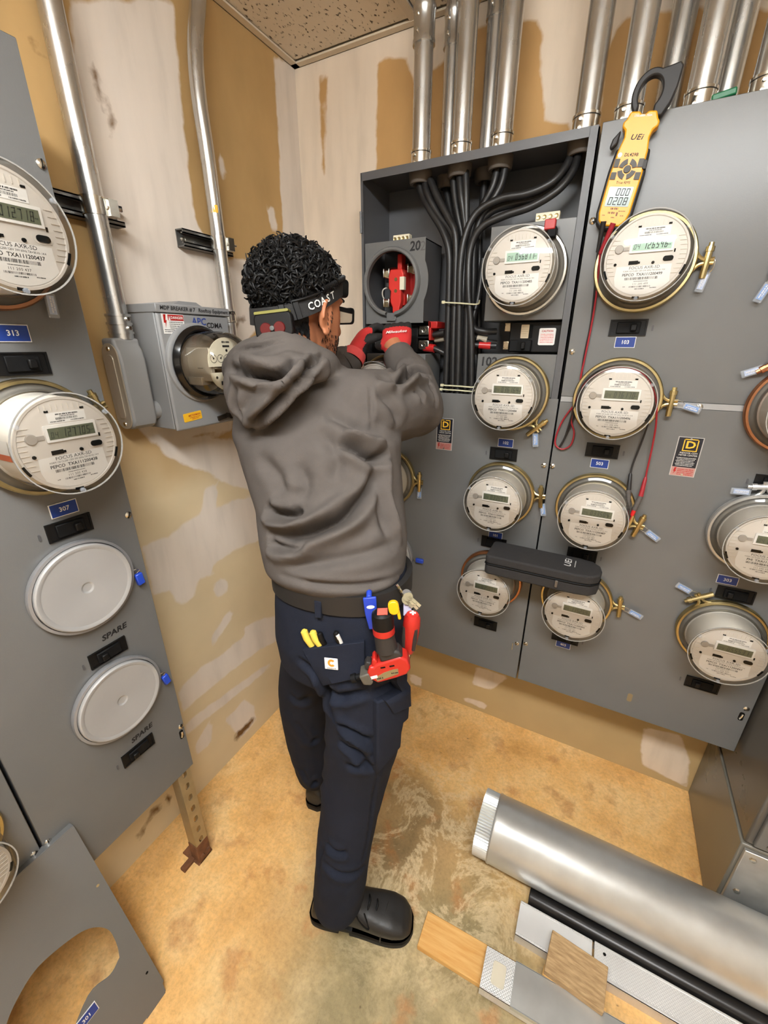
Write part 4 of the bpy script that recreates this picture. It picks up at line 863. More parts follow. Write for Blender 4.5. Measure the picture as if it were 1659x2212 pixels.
for k in range(5):
    cx_ = -.036 + k * .018
    MB().lathe([(.0075, .1064), (.0084, .1064)], 20, T((cx_, .012, 0))).build('dial_circle', INK, dp, 0)
    a = (120, 60, -50, 70, 100)[k]
    MB().add([(cx_ + .0065 * math.cos(R(a)), .012 + .0065 * math.sin(R(a)), .1068), (cx_ + .0022 * math.cos(R(a + 110)), .012 + .0022 * math.sin(R(a + 110)), .1068), (cx_ + .0022 * math.cos(R(a - 110)), .012 + .0022 * math.sin(R(a - 110)), .1068)], [(0, 1, 2)]).build('dial_pointer', INK, dp, 0)
mb = MB(); scribble(mb, -.01, .01, .043, .1065, .004, 150); mb.box(-.009, .009, .0345, .0385, .106, .1064); mb.lathe([(0, .1066), (.003, .1066)], 12, T((0, .028, 0))); scribble(mb, -.014, .014, -.001, .1065, .0018, 151); mb.build('dial_print', INK, dp, 0)
mb = MB(); mb.box(-.024, .024, -.042, -.034, .106, .1064); mb.lathe([(0, .1066), (.003, .1066)], 12, T((-.034, -.026, 0))); scribble(mb, -.006, .006, -.05, .1065, .003, 152); mb.build('number_strip', INK, np_, 0)
text('meter_number', '11740912', .008, CR, np_, 0, -.038, .1067, space=1.2)

dp.scale = (1.22, 1.18, 1); np_.scale = (1.22, 1.18, 1)
# ------------------------------------------------------------------ support strut, leaning cover
r = thing('support_strut', 'slotted zinc support strut with a rusty foot under the left meter panel', 'strut', T((.178, -1.012, 0))); J = inv(r)
holes = [rrect(.014, .024, .0069, 4, 0, z) for z in np.arange(.1, .42, .05)]
ZN = mat('strut_yellowed', (168, 156, 128), .4, .7, .12, 18); RU = mat('rust', (112, 72, 44), .9, .1, .3, 40, .5, 80)
plate('slotted_face', [(-.0205, .07), (.0205, .07), (.0205, .4085), (-.0205, .4085)], holes, .0025, ZN, r, J @ FL(-1.012, 0, .1965))
box('side_flange', ZN, .16, .1965, -1.0325, -1.03, .07, .4085, r, 0, 1, J); box('side_flange', ZN, .16, .1965, -.994, -.9915, .07, .4085, r, 0, 1, J)
mb = MB(); mb.box(.194, .1995, -1.0335, -.9905, 0, .085); mb.box(.16, .1965, -1.0345, -1.0325, .0, .085); mb.box(.12, .1995, -1.04, -.986, 0, .006); mb.box(.155, .175, -1.075, -1.034, 0, .012); mb.build('rusty_foot', RU, r, 30, .003, 1, J)
for y in (-1.0, -1.022): MB().lathe([(0, .008), (.007, .007), (.008, 0)], 6, FL(y, .03, .1995)).build('foot_bolt', RU, r, M=J)
# loose panel cover leaning against the left panel
A0 = Vector((.356, -1.272, 0)); A1 = Vector((.2125, -1.282, .576)); uy = (A1 - A0).normalized(); ux = Vector((0, 1, 0)); ux = (ux - uy * ux.dot(uy)).normalized(); un = ux.cross(uy)
MC = Matrix(((ux.x, uy.x, un.x, A0.x), (ux.y, uy.y, un.y, A0.y), (ux.z, uy.z, un.z, A0.z), (0, 0, 0, 1)))
def onC(x, y):
    q = ray(x, y); t = (A0 - CAM).dot(un) / q.dot(un); p = MC.inverted() @ (CAM + q * t); return (p.x, p.y)
HC = (A1 - A0).length
r = thing('loose_panel_cover', 'loose grey panel cover with a big oval cutout leaning at the left wall', 'panel cover', MC)
hole = [onC(*q) for q in ((258, 2068), (252, 2040), (236, 2010), (210, 2002), (175, 2012), (120, 2052), (75, 2095), (40, 2150), (15, 2205), (5, 2260), (25, 2320), (80, 2330), (130, 2290), (190, 2150), (238, 2105))]
hole = [(p.x, p.y) for p in bez([(x, y, 0) for x, y in hole + hole[:1]], 5)][:-1]
hb = [onC(*q) for q in ((318, 2182), (335, 2196), (322, 2240), (268, 2250), (250, 2225), (268, 2195), (295, 2182))]
plate('cover_sheet', [(-.5, 0.004), (-.006, .004), (-.004, .03), (0, .034), (0, HC - .004), (-.5, HC - .004)], [hole, [q for q in hb if q[1] > .012]] if min(q[1] for q in hb) > .01 else [hole], .0025, GREY, r, T((0, 0, 0)))
box('top_flange', GREY, -.5, 0, HC - .006, HC, -.018, .003, r, .001, 1)
box('edge_flange', GREY, -.002, .0, .034, HC - .004, -.016, .0, r, 0, 1); box('bottom_flange', GREY, -.06, -.008, .0, .004, -.016, .0025, r, 0, 1)
for q in ((210, 1912), (316, 2100)):
    x, y = onC(*q); MB().lathe([(0, .003), (.0035, .003)], 10, T((x, y, 0))).build('screw_hole', SLOT if q[0] > 300 else BRIGHT, r, 0)
x, y = onC(185, 2196); num_plate(r, T((x, y, .0026)), '301', .046, .026)

# ------------------------------------------------------------------ clamp meter, leads, carrying case
Q0, Q1 = onY(1316, 497, -.2265), onY(1393, 240, -.2265); uy = (Q1 - Q0).normalized(); un = Vector((0, -1, 0)); ux = uy.cross(un).normalized()
MQ = Matrix(((ux.x, uy.x, un.x, Q0.x), (ux.y, uy.y, un.y, Q0.y), (ux.z, uy.z, un.z, Q0.z), (0, 0, 0, 1)))
YB = mat('tool_yellow', (224, 158, 20), .38); RUB = mat('tool_rubber', (34, 32, 32), .55)
r = thing('clamp_meter', 'yellow clamp multimeter with black jaw showing 0208 at the top of the closed panel', 'clamp meter', MQ)
boot = [(-.02, .0), (.02, .0), (.034, .012), (.0385, .03), (.038, .11), (.036, .118), (.034, .15), (-.034, .15), (-.038, .11), (-.0385, .03), (-.034, .012)]
MB().prism(boot[::-1], -.026, .004).build('rubber_boot', RUB, r, 35, .004, 2)
yb = [(-.018, .006), (.018, .006), (.029, .017), (.033, .032), (.033, .105), (.031, .125), (.03, .145), (.025, .168), (.027, .18), (.035, .186), (.035, .194), (.03, .2), (.024, .212), (.008, .212), (.004, .207), (-.004, .207), (-.008, .212), (-.026, .212), (-.03, .2), (-.035, .194), (-.035, .186), (-.027, .18), (-.025, .168), (-.03, .145), (-.031, .125), (-.033, .105), (-.033, .032), (-.029, .017)]
MB().prism(yb[::-1], -.018, .008).build('yellow_case', YB, r, 35, .0035, 3)
jc = (-.001, .243)
jp = [(jc[0] + .033 * math.cos(R(a)), jc[1] + .04 * math.sin(R(a))) for a in range(240, 69, -10)] + [(.024, .284), (.04, .289), (.047, .282), (.048, .25), (.044, .225), (.034, .203), (.016, .206)] + [(jc[0] + .001 + .0215 * math.cos(R(a)), jc[1] + .027 * math.sin(R(a))) for a in range(-48, 229, 12)]
MB().prism(jp[::-1], -.016, .004).build('jaw', RUB, r, 35, .003, 2)
MB().prism([(-.036, .16), (-.045, .15), (-.05, .153), (-.048, .168), (-.036, .184)][::-1], -.012, .002).build('jaw_trigger', RUB, r, 35, .003, 2)
MB().prism([(.026, .13), (.036, .128), (.037, .112), (.03, .112), (.026, .12)][::-1], -.004, .0095).build('side_lever', RUB, r, 35, .001)
ls = MB().prism(rrect(.05, .037, .002, 3, 0, .062), .006, .0088).build('lcd_screen', mat('tool_lcd', (138, 154, 148), .2), r)
mb = MB(); seven(mb, '000', -.008, .064, .0135, .0091, .5, .25, .1, .1); seven(mb, '0208', -.02, .0465, .0145, .0091, .5, .25, .1, .1); mb.build('lcd_digits', INK, ls, 0)
KEY = mat('key_grey', (62, 58, 50), .5)
MB().lathe([(0, .0105), (.0065, .0105), (.0074, .0085)], 18, T((0, .112, 0))).build('power_key', KEY, r)
for a in (45, 135, 225, 315): MB().lathe([(.0095, .0088), (.0095, .0105), (.0185, .0105), (.0185, .0088)], 8, T((0, .112, 0)) @ RZ(a - 33), a0=0, a1=R(66)).build('function_key', KEY, r)
for x, y, w_, h in ((-.0245, .123, .01, .015), (.0235, .123, .01, .015), (-.0245, .1, .011, .013), (.0245, .1, .011, .013)): MB().prism(rrect(w_, h, .001, 2, x, y), .0085, .0103).build('function_key', KEY, r)
text('model_mark', 'DL429B', .0085, INK, r, 0, .1375, .0085, bold=.0001); text('rms_mark', 'True RMS', .0072, INK, r, 0, .088, .0085)
text('maker_mark', 'UEi', .0135, INK, r, 0, .1675, .0085, shear=.2, sx=1.2, bold=.0002, space=1.1)
text('warning_mark', '1750.600V 750A', .0052, WHITE, r, 0, .2035, .0085, bold=.0002)
mb = MB(); scribble(mb, -.01, .006, .038, .0085, .004, 160); scribble(mb, .008, .022, .0345, .0085, .0018, 161); scribble(mb, -.013, .002, .03, .0085, .004, 162); scribble(mb, -.024, -.018, .026, .0085, .002, 163); scribble(mb, .014, .021, .0255, .0085, .002, 164); scribble(mb, -.004, .004, .022, .0085, .002, 165); mb.box(.0045, .008, .026, .033, .008, .0087)
mb.build('socket_print', mat('brown_print', (120, 66, 16), .5), r, 0)
MB().lathe([(.0, .0088), (.0045, .0088)], 14, T((-.023, .1375, 0))).build('hold_dot', WHITE, r, 0)
def lead(label, m, plug0, plug1, path, probe, mtip):
    r = thing('test_lead', label, 'test lead', T(onY(*plug0)), 'test leads'); J = inv(r)
    MB().tube([onY(*plug0), onY(*plug1)], [.0062, .0042], 12).build('plug', m, r, M=J)
    MB().tube(bez(pxpath(path), 10), .0023, 8).build('wire', m, r, M=J)
    a, b, c, d = [onY(*q) for q in probe]
    MB().tube([a, a.lerp(b, .1), b], [.0028, .0045, .0062], 12).build('probe_handle', m, r, M=J)
    g = MB()
    for k in range(5): p = b.lerp(c, (k + .5) / 5); g.tube([p.lerp(b, .06), p.lerp(c, .06)], .0072, 12)
    g.tube([b, c], .0062, 12); g.build('probe_grip', mat('grip_grey', (84, 78, 74), .6), r, M=J)
    MB().tube([c, c.lerp(d, .5), c.lerp(d, .55), d], [.0055, .005, .0016, .001], 10).build('probe_tip', mtip, r, M=J)
lead('black test lead from the clamp meter, looped over a meter', mat('lead_black', (30, 28, 28), .45), (1304, 478, -.238), (1291, 545, -.222),
     [(1291, 545, -.222), (1285, 620, -.212), (1276, 700, -.208), (1260, 780, -.208), (1252, 850, -.208), (1240, 900, -.208), (1218, 950, -.208), (1208, 966, -.209), (1222, 940, -.212), (1240, 880, -.222), (1262, 828, -.234), (1300, 798, -.236), (1350, 792, -.236), (1395, 815, -.236), (1412, 860, -.234), (1404, 900, -.232), (1388, 950, -.215), (1368, 1000, -.212), (1362, 1022, -.214)],
     [(1362, 1022, -.214), (1358, 1058, -.222), (1356, 1098, -.228), (1354, 1122, -.225)], RUB)
lead('red test lead from the clamp meter, looped over a meter', mat('lead_red', (150, 30, 40), .42), (1325, 482, -.24), (1296, 548, -.226),
     [(1296, 548, -.226), (1290, 620, -.216), (1280, 690, -.21), (1264, 770, -.21), (1254, 820, -.21), (1256, 860, -.209), (1236, 880, -.209), (1212, 915, -.209), (1199, 955, -.209), (1212, 970, -.209), (1232, 962, -.209), (1240, 935, -.21), (1234, 905, -.212), (1246, 860, -.224), (1275, 818, -.24), (1330, 793, -.242), (1385, 806, -.242), (1414, 850, -.24), (1418, 905, -.232), (1410, 960, -.22), (1398, 1015, -.214), (1395, 1030, -.214)],
     [(1395, 1030, -.214), (1384, 1072, -.222), (1370, 1102, -.228), (1360, 1124, -.226)], mat('probe_red', (205, 32, 38), .4))
r = thing('carrying_case', 'black zipped fabric carrying case lying across two meters', 'case', T((1.03, -.3, .93)))
FAB = mat('case_nylon', (40, 38, 38), .85, 0, .1, 60, .4, 500)
out = [(-.15, -.058), (.1, -.056), (.135, -.05), (.155, -.03), (.16, 0), (.155, .028), (.135, .048), (.1, .056), (-.15, .058), (-.158, .05), (-.158, -.05)]
MB().prism(out, .0, .034).build('lower_half', FAB, r, 40, .009, 3); MB().prism(out, .036, .064).build('upper_half', FAB, r, 40, .009, 3)
zp = [(x * .995, y * .995, .035) for x, y in out]
MB().tube([Vector(p) for p in zp] + [Vector(zp[0])], .0028, 6).build('zip', MATTEBLACK, r)
MB().box(-.004, .004, -.062, -.058, .012, .034).build('zip_pull', mat('pull_grey', (110, 106, 102), .4, .6), r, 30, .001, 1, T((.05, 0, 0)))
text('case_logo', 'UEi', .026, WHITE, r, .07, .006, .0645, rot=90, shear=.2, sx=1.25, bold=.0003, space=1.1)
mb = MB(); scribble(mb, -.02, .022, 0, 0, .003, 170); put('case_print', mb.mesh('case_print', WHITE, 0), r, M=T((.09, .006, .0645)) @ RZ(90))

# ------------------------------------------------------------------ materials left on the floor
DR, DYc = .1, -.535
r = thing('round_duct', 'large galvanised round duct with a crimped end lying on the floor', 'duct', T((1.4, DYc, 0))); J = inv(r)
MD = lambda x: Matrix(((0, 0, 1, x), (1, 0, 0, DYc), (0, 1, 0, DR), (0, 0, 0, 1)))
DUCT = mat('duct_galvanised', (196, 198, 197), .36, .72, .12, 9, .05, 40)
MB().lathe([(DR - .003, .045), (DR, .045), (DR + .002, .05), (DR, .055), (DR, 1.3), (DR - .0015, 1.3), (DR - .0015, .06)], 72, MD(.985)).build('duct_wall', DUCT, r, 35, M=J)
v = []; n = 144; mb = MB()
for k, (rr_, zz) in enumerate(((DR - .004, .045), (DR - .004, .0))):
    for j in range(n):
        a = 2 * math.pi * j / n; q = rr_ + (.0022 if j % 2 else -.0022) * (1 if k else .6); v.append(MD(.985) @ Vector((q * math.cos(a), q * math.sin(a), zz)))
mb.add(v, [(j, (j + 1) % n, n + (j + 1) % n, n + j) for j in range(n)]); mb.build('crimped_end', DUCT, r, 20, M=J)
r = thing('iron_pipe', 'black iron pipe lying on the floor in front of the duct', 'pipe', T((1.6, -.632, 0))); J = inv(r)
MB().lathe([(.016, .0), (.0215, .0), (.0225, .003), (.0225, 1.0), (.016, 1.0)], 28, Matrix(((0, 0, 1, 1.17), (1, 0, 0, -.632), (0, 1, 0, .0228), (0, 0, 0, 1)))).build('pipe', mat('black_iron', (42, 40, 40), .32, .5, .15, 10), r, M=J)
MB().lathe([(0, .001), (.0165, .001)], 20, Matrix(((0, 0, 1, 1.171), (1, 0, 0, -.632), (0, 1, 0, .0228), (0, 0, 0, 1)))).build('pipe_bore', SLOT, r, M=J)
KN = mat('stud_galvanised', (222, 222, 222), .4, .6, .05, 10)
def knurl(m):
    nt = m.node_tree; N = nt.nodes; L = nt.links; b = N['Principled BSDF']; tc = N.new('ShaderNodeTexCoord')
    mp = N.new('ShaderNodeMapping'); mp.inputs['Rotation'].default_value = (0, 0, R(45)); L.new(tc.outputs['Object'], mp.inputs[0])
    ck = N.new('ShaderNodeTexVoronoi'); ck.distance = 'CHEBYCHEV'; ck.inputs['Scale'].default_value = 190; ck.inputs['Randomness'].default_value = 0; L.new(mp.outputs[0], ck.inputs['Vector'])
    bp = N.new('ShaderNodeBump'); bp.inputs['Strength'].default_value = .9; bp.inputs['Distance'].default_value = .0016; L.new(ck.outputs['Distance'], bp.inputs['Height']); L.new(bp.outputs[0], b.inputs['Normal'])
knurl(KN)
def stud(label, x0, x1, y0, y1, z0, z1, tilt=0, smooth=False, hole=None, turn=0):
    r = thing('metal_stud', label, 'metal stud', T((x0, (y0 + y1) / 2, z0)) @ RZ(turn) @ Matrix.Rotation(R(tilt), 4, 'Y')); h = z1 - z0; w_ = (y1 - y0) / 2; l = x1 - x0; m = DUCT if smooth else KN
    if hole: plate('web', [(0, -w_), (l, -w_), (l, w_), (0, w_)], [rrect(.034, .05, .006, 3, hole, 0)], .0012, m, r, T((0, 0, h - .0012)))
    else: box('web', m, 0, l, -w_, w_, h - .0012, h, r)
    for s in (-1, 1):
        a, b = sorted((s * w_, s * (w_ - .0012))); box('flange', m, 0, l, a, b, 0, h, r)
        a, b = sorted((s * (w_ - .007), s * (w_ - .001))); box('bead', m, 0, l, a, b, h, h + .0018, r, .0008, 1)
    return r
stud('knurled steel stud lying beside the black pipe, nearest the duct\'s crimped end', 1.15, 1.345, -.748, -.66, 0, .034)
stud('long knurled steel stud with a screw hole lying beside the black pipe', 1.35, 2.2, -.735, -.66, 0, .038)
MB().lathe([(0, .0006), (.004, .0006)], 10).build('stud_hole', SLOT, bpy.data.objects['metal_stud.001'], 0, M=T((.025, .018, .0385)))
r = thing('wood_board', 'flat orange pine board lying on the floor by the boot', 'board', T((.91, -.85, 0)) @ RZ(2))
WOOD = mat('pine', (206, 150, 78), .55, 0, .2, 14, .1, 60, stretch=(.8, 9, 9), rgb2=(222, 176, 108))
box('plank', WOOD, 0, .62, -.044, .044, 0, .019, r, .0015, 1)
stud('steel stud with an open end lying on the pine board', 1.088, 1.62, -.905, -.815, .0195, .05, 0, False, .04, 2)
box('cream_liner', mat('cream_liner', (206, 198, 178), .5), .012, .07, -.03, .03, .022, .027, bpy.data.objects['metal_stud.002'], .001, 1)
r2 = thing('metal_track', 'smooth steel track resting on the stud on the pine board', 'metal track', T((1.165, -.857, .0525)) @ RZ(2))
box('web', DUCT, 0, .5, -.0445, .0445, 0, .0012, r2)
box('lip', DUCT, 0, .5, -.0465, -.0455, -.012, .0012, r2); box('lip', DUCT, 0, .5, .0455, .0465, -.012, .0012, r2)
r = thing('wood_block', 'weathered wood block resting across the steel studs', 'wood block', T((1.305, -.763, .0545)) @ RZ(-5))
WW = mat('weathered_wood', (150, 120, 82), .8, 0, .25, 16, .4, 40, stretch=(2.2, 12, 12), rgb2=(186, 156, 114))
MB().box(-.07, .07, -.048, .048, 0, .022).build('block', WW, r, 30, .002, 2)
r = thing('wood_offcut', 'thin pale wood strip under the weathered block', 'wood strip', T((1.30, -.80, .0385)) @ RZ(-5))
MB().box(-.07, .08, -.012, .012, 0, .0145).build('strip', mat('pale_pine', (214, 168, 104), .6, 0, .12, 14, stretch=(1, 8, 8)), r, 30, .001, 1)
# ------------------------------------------------------------------ the worker
def remesh(mb, voxel, smooth_it=6, fac=.5):
    """union of overlapping closed pieces -> one continuous skin"""
    me = bpy.data.meshes.new('tmp'); me.from_pydata(mb.v, [], mb.f)
    bm = bmesh.new(); bm.from_mesh(me); bmesh.ops.recalc_face_normals(bm, faces=bm.faces); bm.to_mesh(me); bm.free()
    o = bpy.data.objects.new('tmp', me); COL.objects.link(o)
    m = o.modifiers.new('r', 'REMESH'); m.mode = 'VOXEL'; m.voxel_size = voxel; m.use_smooth_shade = True
    if smooth_it: s = o.modifiers.new('s', 'SMOOTH'); s.factor = fac; s.iterations = smooth_it
    dg = bpy.context.evaluated_depsgraph_get(); out = bpy.data.meshes.new_from_object(o.evaluated_get(dg)); bpy.data.objects.remove(o); bpy.data.meshes.remove(me)
    return out
def loft(mb, rings, n=36, p=2.3):
    """closed stack of super-ellipses: (centre, half width, half depth, yaw degrees[, tilt axis vector])"""
    v = []
    for q in rings:
        c, a, b, yaw = q[:4]; X = Vector((math.cos(R(yaw)), math.sin(R(yaw)), 0)); Yv = Vector((-X.y, X.x, 0))
        if len(q) > 4: X = Vector(q[4]).normalized(); Yv = Vector(q[5]).normalized()
        for j in range(n):
            t = 2 * math.pi * j / n; ct, st = math.cos(t), math.sin(t); e = 2 / p
            v.append(Vector(c) + X * a * math.copysign(abs(ct) ** e, ct) + Yv * b * math.copysign(abs(st) ** e, st))
    k = len(rings)
    mb.add(v, [(i * n + j, i * n + (j + 1) % n, (i + 1) * n + (j + 1) % n, (i + 1) * n + j) for i in range(k - 1) for j in range(n)] + [tuple(range(n))[::-1], tuple((k - 1) * n + j for j in range(n))])
def ball(mb, c, rx, ry=None, rz=None, M=None, n=20):
    ry = ry or rx; rz = rz or rx; prof = [(math.sin(math.pi * i / 12), -math.cos(math.pi * i / 12)) for i in range(13)]; prof[0] = (1e-4, -1); prof[-1] = (1e-4, 1)
    mb.lathe(prof, n, T(Vector(c)) @ (M or Matrix()) @ Matrix.Diagonal((rx, ry, rz, 1)))
def limb(mb, pts, rs, n=20, sub=6):
    P = bez(pts, sub); k = len(rs); r2 = []
    for i in range(len(P)):
        t = i / (len(P) - 1) * (k - 1); a = min(int(t), k - 2); f = t - a; f = f * f * (3 - 2 * f); r2.append(rs[a] * (1 - f) + rs[a + 1] * f)
    mb.tube(P, r2, n); ball(mb, P[0], r2[0], n=16); ball(mb, P[-1], r2[-1], n=16)
def folds(me, items, noise_amp=0, noise_scale=8, stretch=(1, 1, 1)):
    """press creases (negative) and ridges (positive) into cloth along lines measured on its surface"""
    me.update(); n = len(me.vertices); co = np.empty(n * 3); me.vertices.foreach_get('co', co); co = co.reshape(-1, 3)
    no = np.empty(n * 3); me.vertices.foreach_get('normal', no); no = no.reshape(-1, 3)
    bm = bmesh.new(); bm.from_mesh(me); bv = BVHTree.FromBMesh(bm); bm.free(); disp = np.zeros(n)
    for pts, amp, wid in items:
        P = []
        for q in pts:
            if len(q) == 3: P.append(Vector(q)); continue
            h = bv.ray_cast(CAM, ray(*q).normalized()); P.append(h[0] if h[0] else None)
        P = [p for p in P if p is not None]
        if len(P) < 2: continue
        P = bez(P, 6) if len(P) > 2 else P; d = np.full(n, 1e9); tt = np.zeros(n); L_ = len(P) - 1
        for i in range(L_):
            a = np.array(P[i]); e = np.array(P[i + 1]) - a; w_ = co - a; t = np.clip((w_ @ e) / max(e @ e, 1e-12), 0, 1); dd = np.linalg.norm(w_ - t[:, None] * e, axis=1)
            m = dd < d; d[m] = dd[m]; tt[m] = (i + t[m]) / L_
        env = np.clip(np.minimum(tt, 1 - tt) / .22, 0, 1) ** .7
        w2 = wid * .72; disp += 1.45 * amp * env * (np.exp(-(d / w2) ** 2) - .4 * np.exp(-((d - 2.1 * w2) / (1.3 * w2)) ** 2))
    if noise_amp:
        for i in range(n):
            p = Vector((co[i][0] * stretch[0], co[i][1] * stretch[1], co[i][2] * stretch[2])) * noise_scale
            disp[i] += noise_amp * noise.noise(p) + noise_amp * .4 * noise.noise(p * 2.3)
    co += no * disp[:, None]; me.vertices.foreach_set('co', co.ravel()); me.update()
    return me
def skin(name, me, m, parent, J, smooth_mod=0):
    me.materials.clear(); me.materials.append(m); me.name = name; me.polygons.foreach_set('use_smooth', [True] * len(me.polygons))
    o = put(name, me, parent, M=J)
    if smooth_mod: s = o.modifiers.new('s', 'SMOOTH'); s.factor = .5; s.iterations = smooth_mod
    return o
HOOD = mat('hoodie_fleece', (86, 80, 76), .95, 0, .05, 30, .35, 700, spec=.15)
NAVY = mat('trouser_navy', (27, 31, 43), .85, 0, .12, 20, .35, 900, spec=.2)
SKIN = mat('skin', (172, 110, 76), .5, 0, .05, 30)
BOOT = mat('boot_leather', (34, 33, 33), .42, 0, .1, 30, .15, 200)
SOLE = mat('boot_sole', (24, 24, 25), .7)
HAIR = mat('black_hair', (11, 10, 10), .55, spec=.28)
GRED = mat('glove_red', (190, 40, 40), .75, 0, .06, 60, .4, 800); GBLK = mat('glove_black', (32, 31, 31), .75, 0, .1, 60, .4, 800)
man = thing('person', 'person in a grey hoodie and navy work trousers working at the open panel', 'person', T((.6, -.83, 0))); JM = inv(man)

# --- head: one skin with face, ears and neck
HQ = R(-8); HC0 = Vector((.474, -.665, 1.645))
MH = T(HC0) @ Matrix.Rotation(HQ, 4, 'Z') @ Matrix.Rotation(R(-4), 4, 'X')
mb = MB(); h = MB()
ball(h, (0, -.012, .042), .073, .096, .082); ball(h, (0, .035, .03), .066, .06, .07)
loft(h, [((0, .03, .06), .064, .062, 0), ((0, .034, .0), .066, .062, 0), ((0, .036, -.04), .06, .058, 0), ((0, .045, -.08), .047, .046, 0), ((0, .054, -.108), .032, .032, 0), ((0, .058, -.118), .018, .02, 0)], 30)
limb(h, [(0, -.03, -.02), (0, -.035, -.09), (0, -.05, -.19)], [.058, .058, .066])
limb(h, [(0, .095, .03), (0, .108, .005), (0, .118, -.022)], [.009, .012, .014]); ball(h, (0, .1, -.02), .018, .014, .011)
ball(h, (0, .082, .04), .055, .018, .012); ball(h, (0, .092, -.062), .022, .01, .006); ball(h, (0, .09, -.075), .02, .01, .006)
for s in (-1, 1):
    E_ = T((s * .077, -.008, -.002)) @ Matrix.Rotation(R(s * 22), 4, 'Z') @ Matrix.Rotation(R(-12), 4, 'X')
    ball(h, (0, 0, 0), .008, .018, .03, E_); P = [E_ @ Vector((s * .008, .019 * math.cos(a), .034 * math.sin(a) - .002)) for a in np.linspace(-1.7, 3.4, 18)]; limb(h, P, [.006, .006, .0065, .006, .004], 10, 3)
hd = remesh(h, .0045, 4); hd.transform(MH)
body = skin('body', hd, SKIN, man, JM)
bvH = BVHTree.FromPolygons([v.co.copy() for v in hd.vertices], [p.vertices[:] for p in hd.polygons])
MHi = MH.inverted()
# eyes, brows
for s in (-1, 1):
    e = MB(); ball(e, (s * .031, .083, .018), .011, .009, .009); e.build('eye', mat('eye_white', (225, 220, 214), .3), man, M=JM @ MH)
    e = MB(); ball(e, (s * .031, .0905, .018), .0045, .003, .0045); e.build('iris', mat('iris_brown', (50, 32, 22), .2), man, M=JM @ MH)
    MB().tube(bez([(s * .014, .099, .04), (s * .032, .1, .046), (s * .05, .088, .04)], 5), .0035, 8).build('eyebrow', HAIR, man, M=JM @ MH)
# --- hair: close-cut sides, curly top
def hair_mask(p):      # local head coordinates; how long the hair is at this place of the scalp
    x, y, z = p
    if z < -.052: return 0
    if y > .03:
        if z < .05 + (y - .03) * .7: return 0
    elif y > -.03:
        if z < .036: return 0
    elif z < -.05 - (y + .03) * .3 and abs(x) > .03: return 0
    top = min(1, max(0, (z - .012 + .012 * noise.noise(Vector(p) * 30)) / .075)); return .0045 + .007 * top
hb = MB(); vv = []; bmh = bmesh.new(); bmh.from_mesh(hd); bmh.normal_update(); idx = {}
hm = [hair_mask(MHi @ v.co) for v in bmh.verts]
for v in bmh.verts:
    l = hm[v.index]
    if l > 0: idx[v.index] = len(vv); q = v.co; vv.append(q + v.normal * (l + .004 * noise.noise(q * 60) + .003 * noise.noise(q * 140)))
ff = [tuple(idx[v.index] for v in f.verts) for f in bmh.faces if all(v.index in idx for v in f.verts)]
hb.add(vv, ff)
rr = random.Random(3); scalp = [f for f in bmh.faces if all(hm[v.index] > 0 for v in f.verts)]
for k in range(5200):
    f = rr.choice(scalp); c = f.calc_center_median(); lo = MHi @ c; l = hair_mask(lo)
    if abs(lo.z - (.03 + .045 * max(-1, min(1, lo.y / .09)))) < .024: continue
    if l > .0055:
        if rr.random() > .62: continue
        nrm = f.normal.copy(); tan = nrm.cross(Vector((rr.uniform(-1, 1), rr.uniform(-1, 1), rr.uniform(-1, 1)))).normalized(); bi = nrm.cross(tan)
        rad = rr.uniform(.0035, .0105) * min(1, .3 + (l - .0045) / .005); turns = rr.uniform(.7, 1.6); ln = rr.uniform(.006, .024); base = c + nrm * (l - .004) + tan * rr.uniform(-.004, .004); P = []
        for i in range(11):
            t = i / 10; a = t * turns * 2 * math.pi + k; P.append(base + nrm * (ln * t * .55 + rad * (1 + math.sin(a)) * .7) + tan * (rad * math.cos(a)) + bi * ln * t * .8)
        hb.tube(P, [.0021] * 8 + [.0018, .0014, .0008], 5)
    else:
        nrm = f.normal.copy(); d = (Vector((0, 0, -1)) + Vector((rr.uniform(-.5, .5), rr.uniform(-.5, .5), rr.uniform(-.3, .3)))); d = (d - nrm * d.dot(nrm)).normalized()
        b0 = c + nrm * (l - .001); hb.tube([b0, b0 + d * .005 + nrm * .002, b0 + d * .011 + nrm * .001 + d.cross(nrm) * rr.uniform(-.003, .003)], [.0013, .0012, .0006], 3)
bmh.free()
ho = hb.build('hair', HAIR, man, 60, M=JM); ho['kind'] = 'stuff'
# short beard along the jaw
rr = random.Random(5); bp = MB()
for k in range(7000):
    p = hd.polygons[rr.randrange(len(hd.polygons))]; lo = MHi @ p.center
    if lo.z < -.035 and lo.z > -.125 and lo.y > .012 and abs(lo.x) > .008 or (lo.y > .0 and lo.y < .03 and -.04 < lo.z < .01 and abs(lo.x) > .055):
        d = Vector((rr.uniform(-.3, .3), rr.uniform(-.3, .3), -1)); d = (d - p.normal * d.dot(p.normal)).normalized(); b0 = p.center.copy(); bp.tube([b0, b0 + d * .007 + p.normal * .002], [.0008, .0004], 3)
bo = bp.build('beard', HAIR, man, 60, M=JM); bo['kind'] = 'stuff'

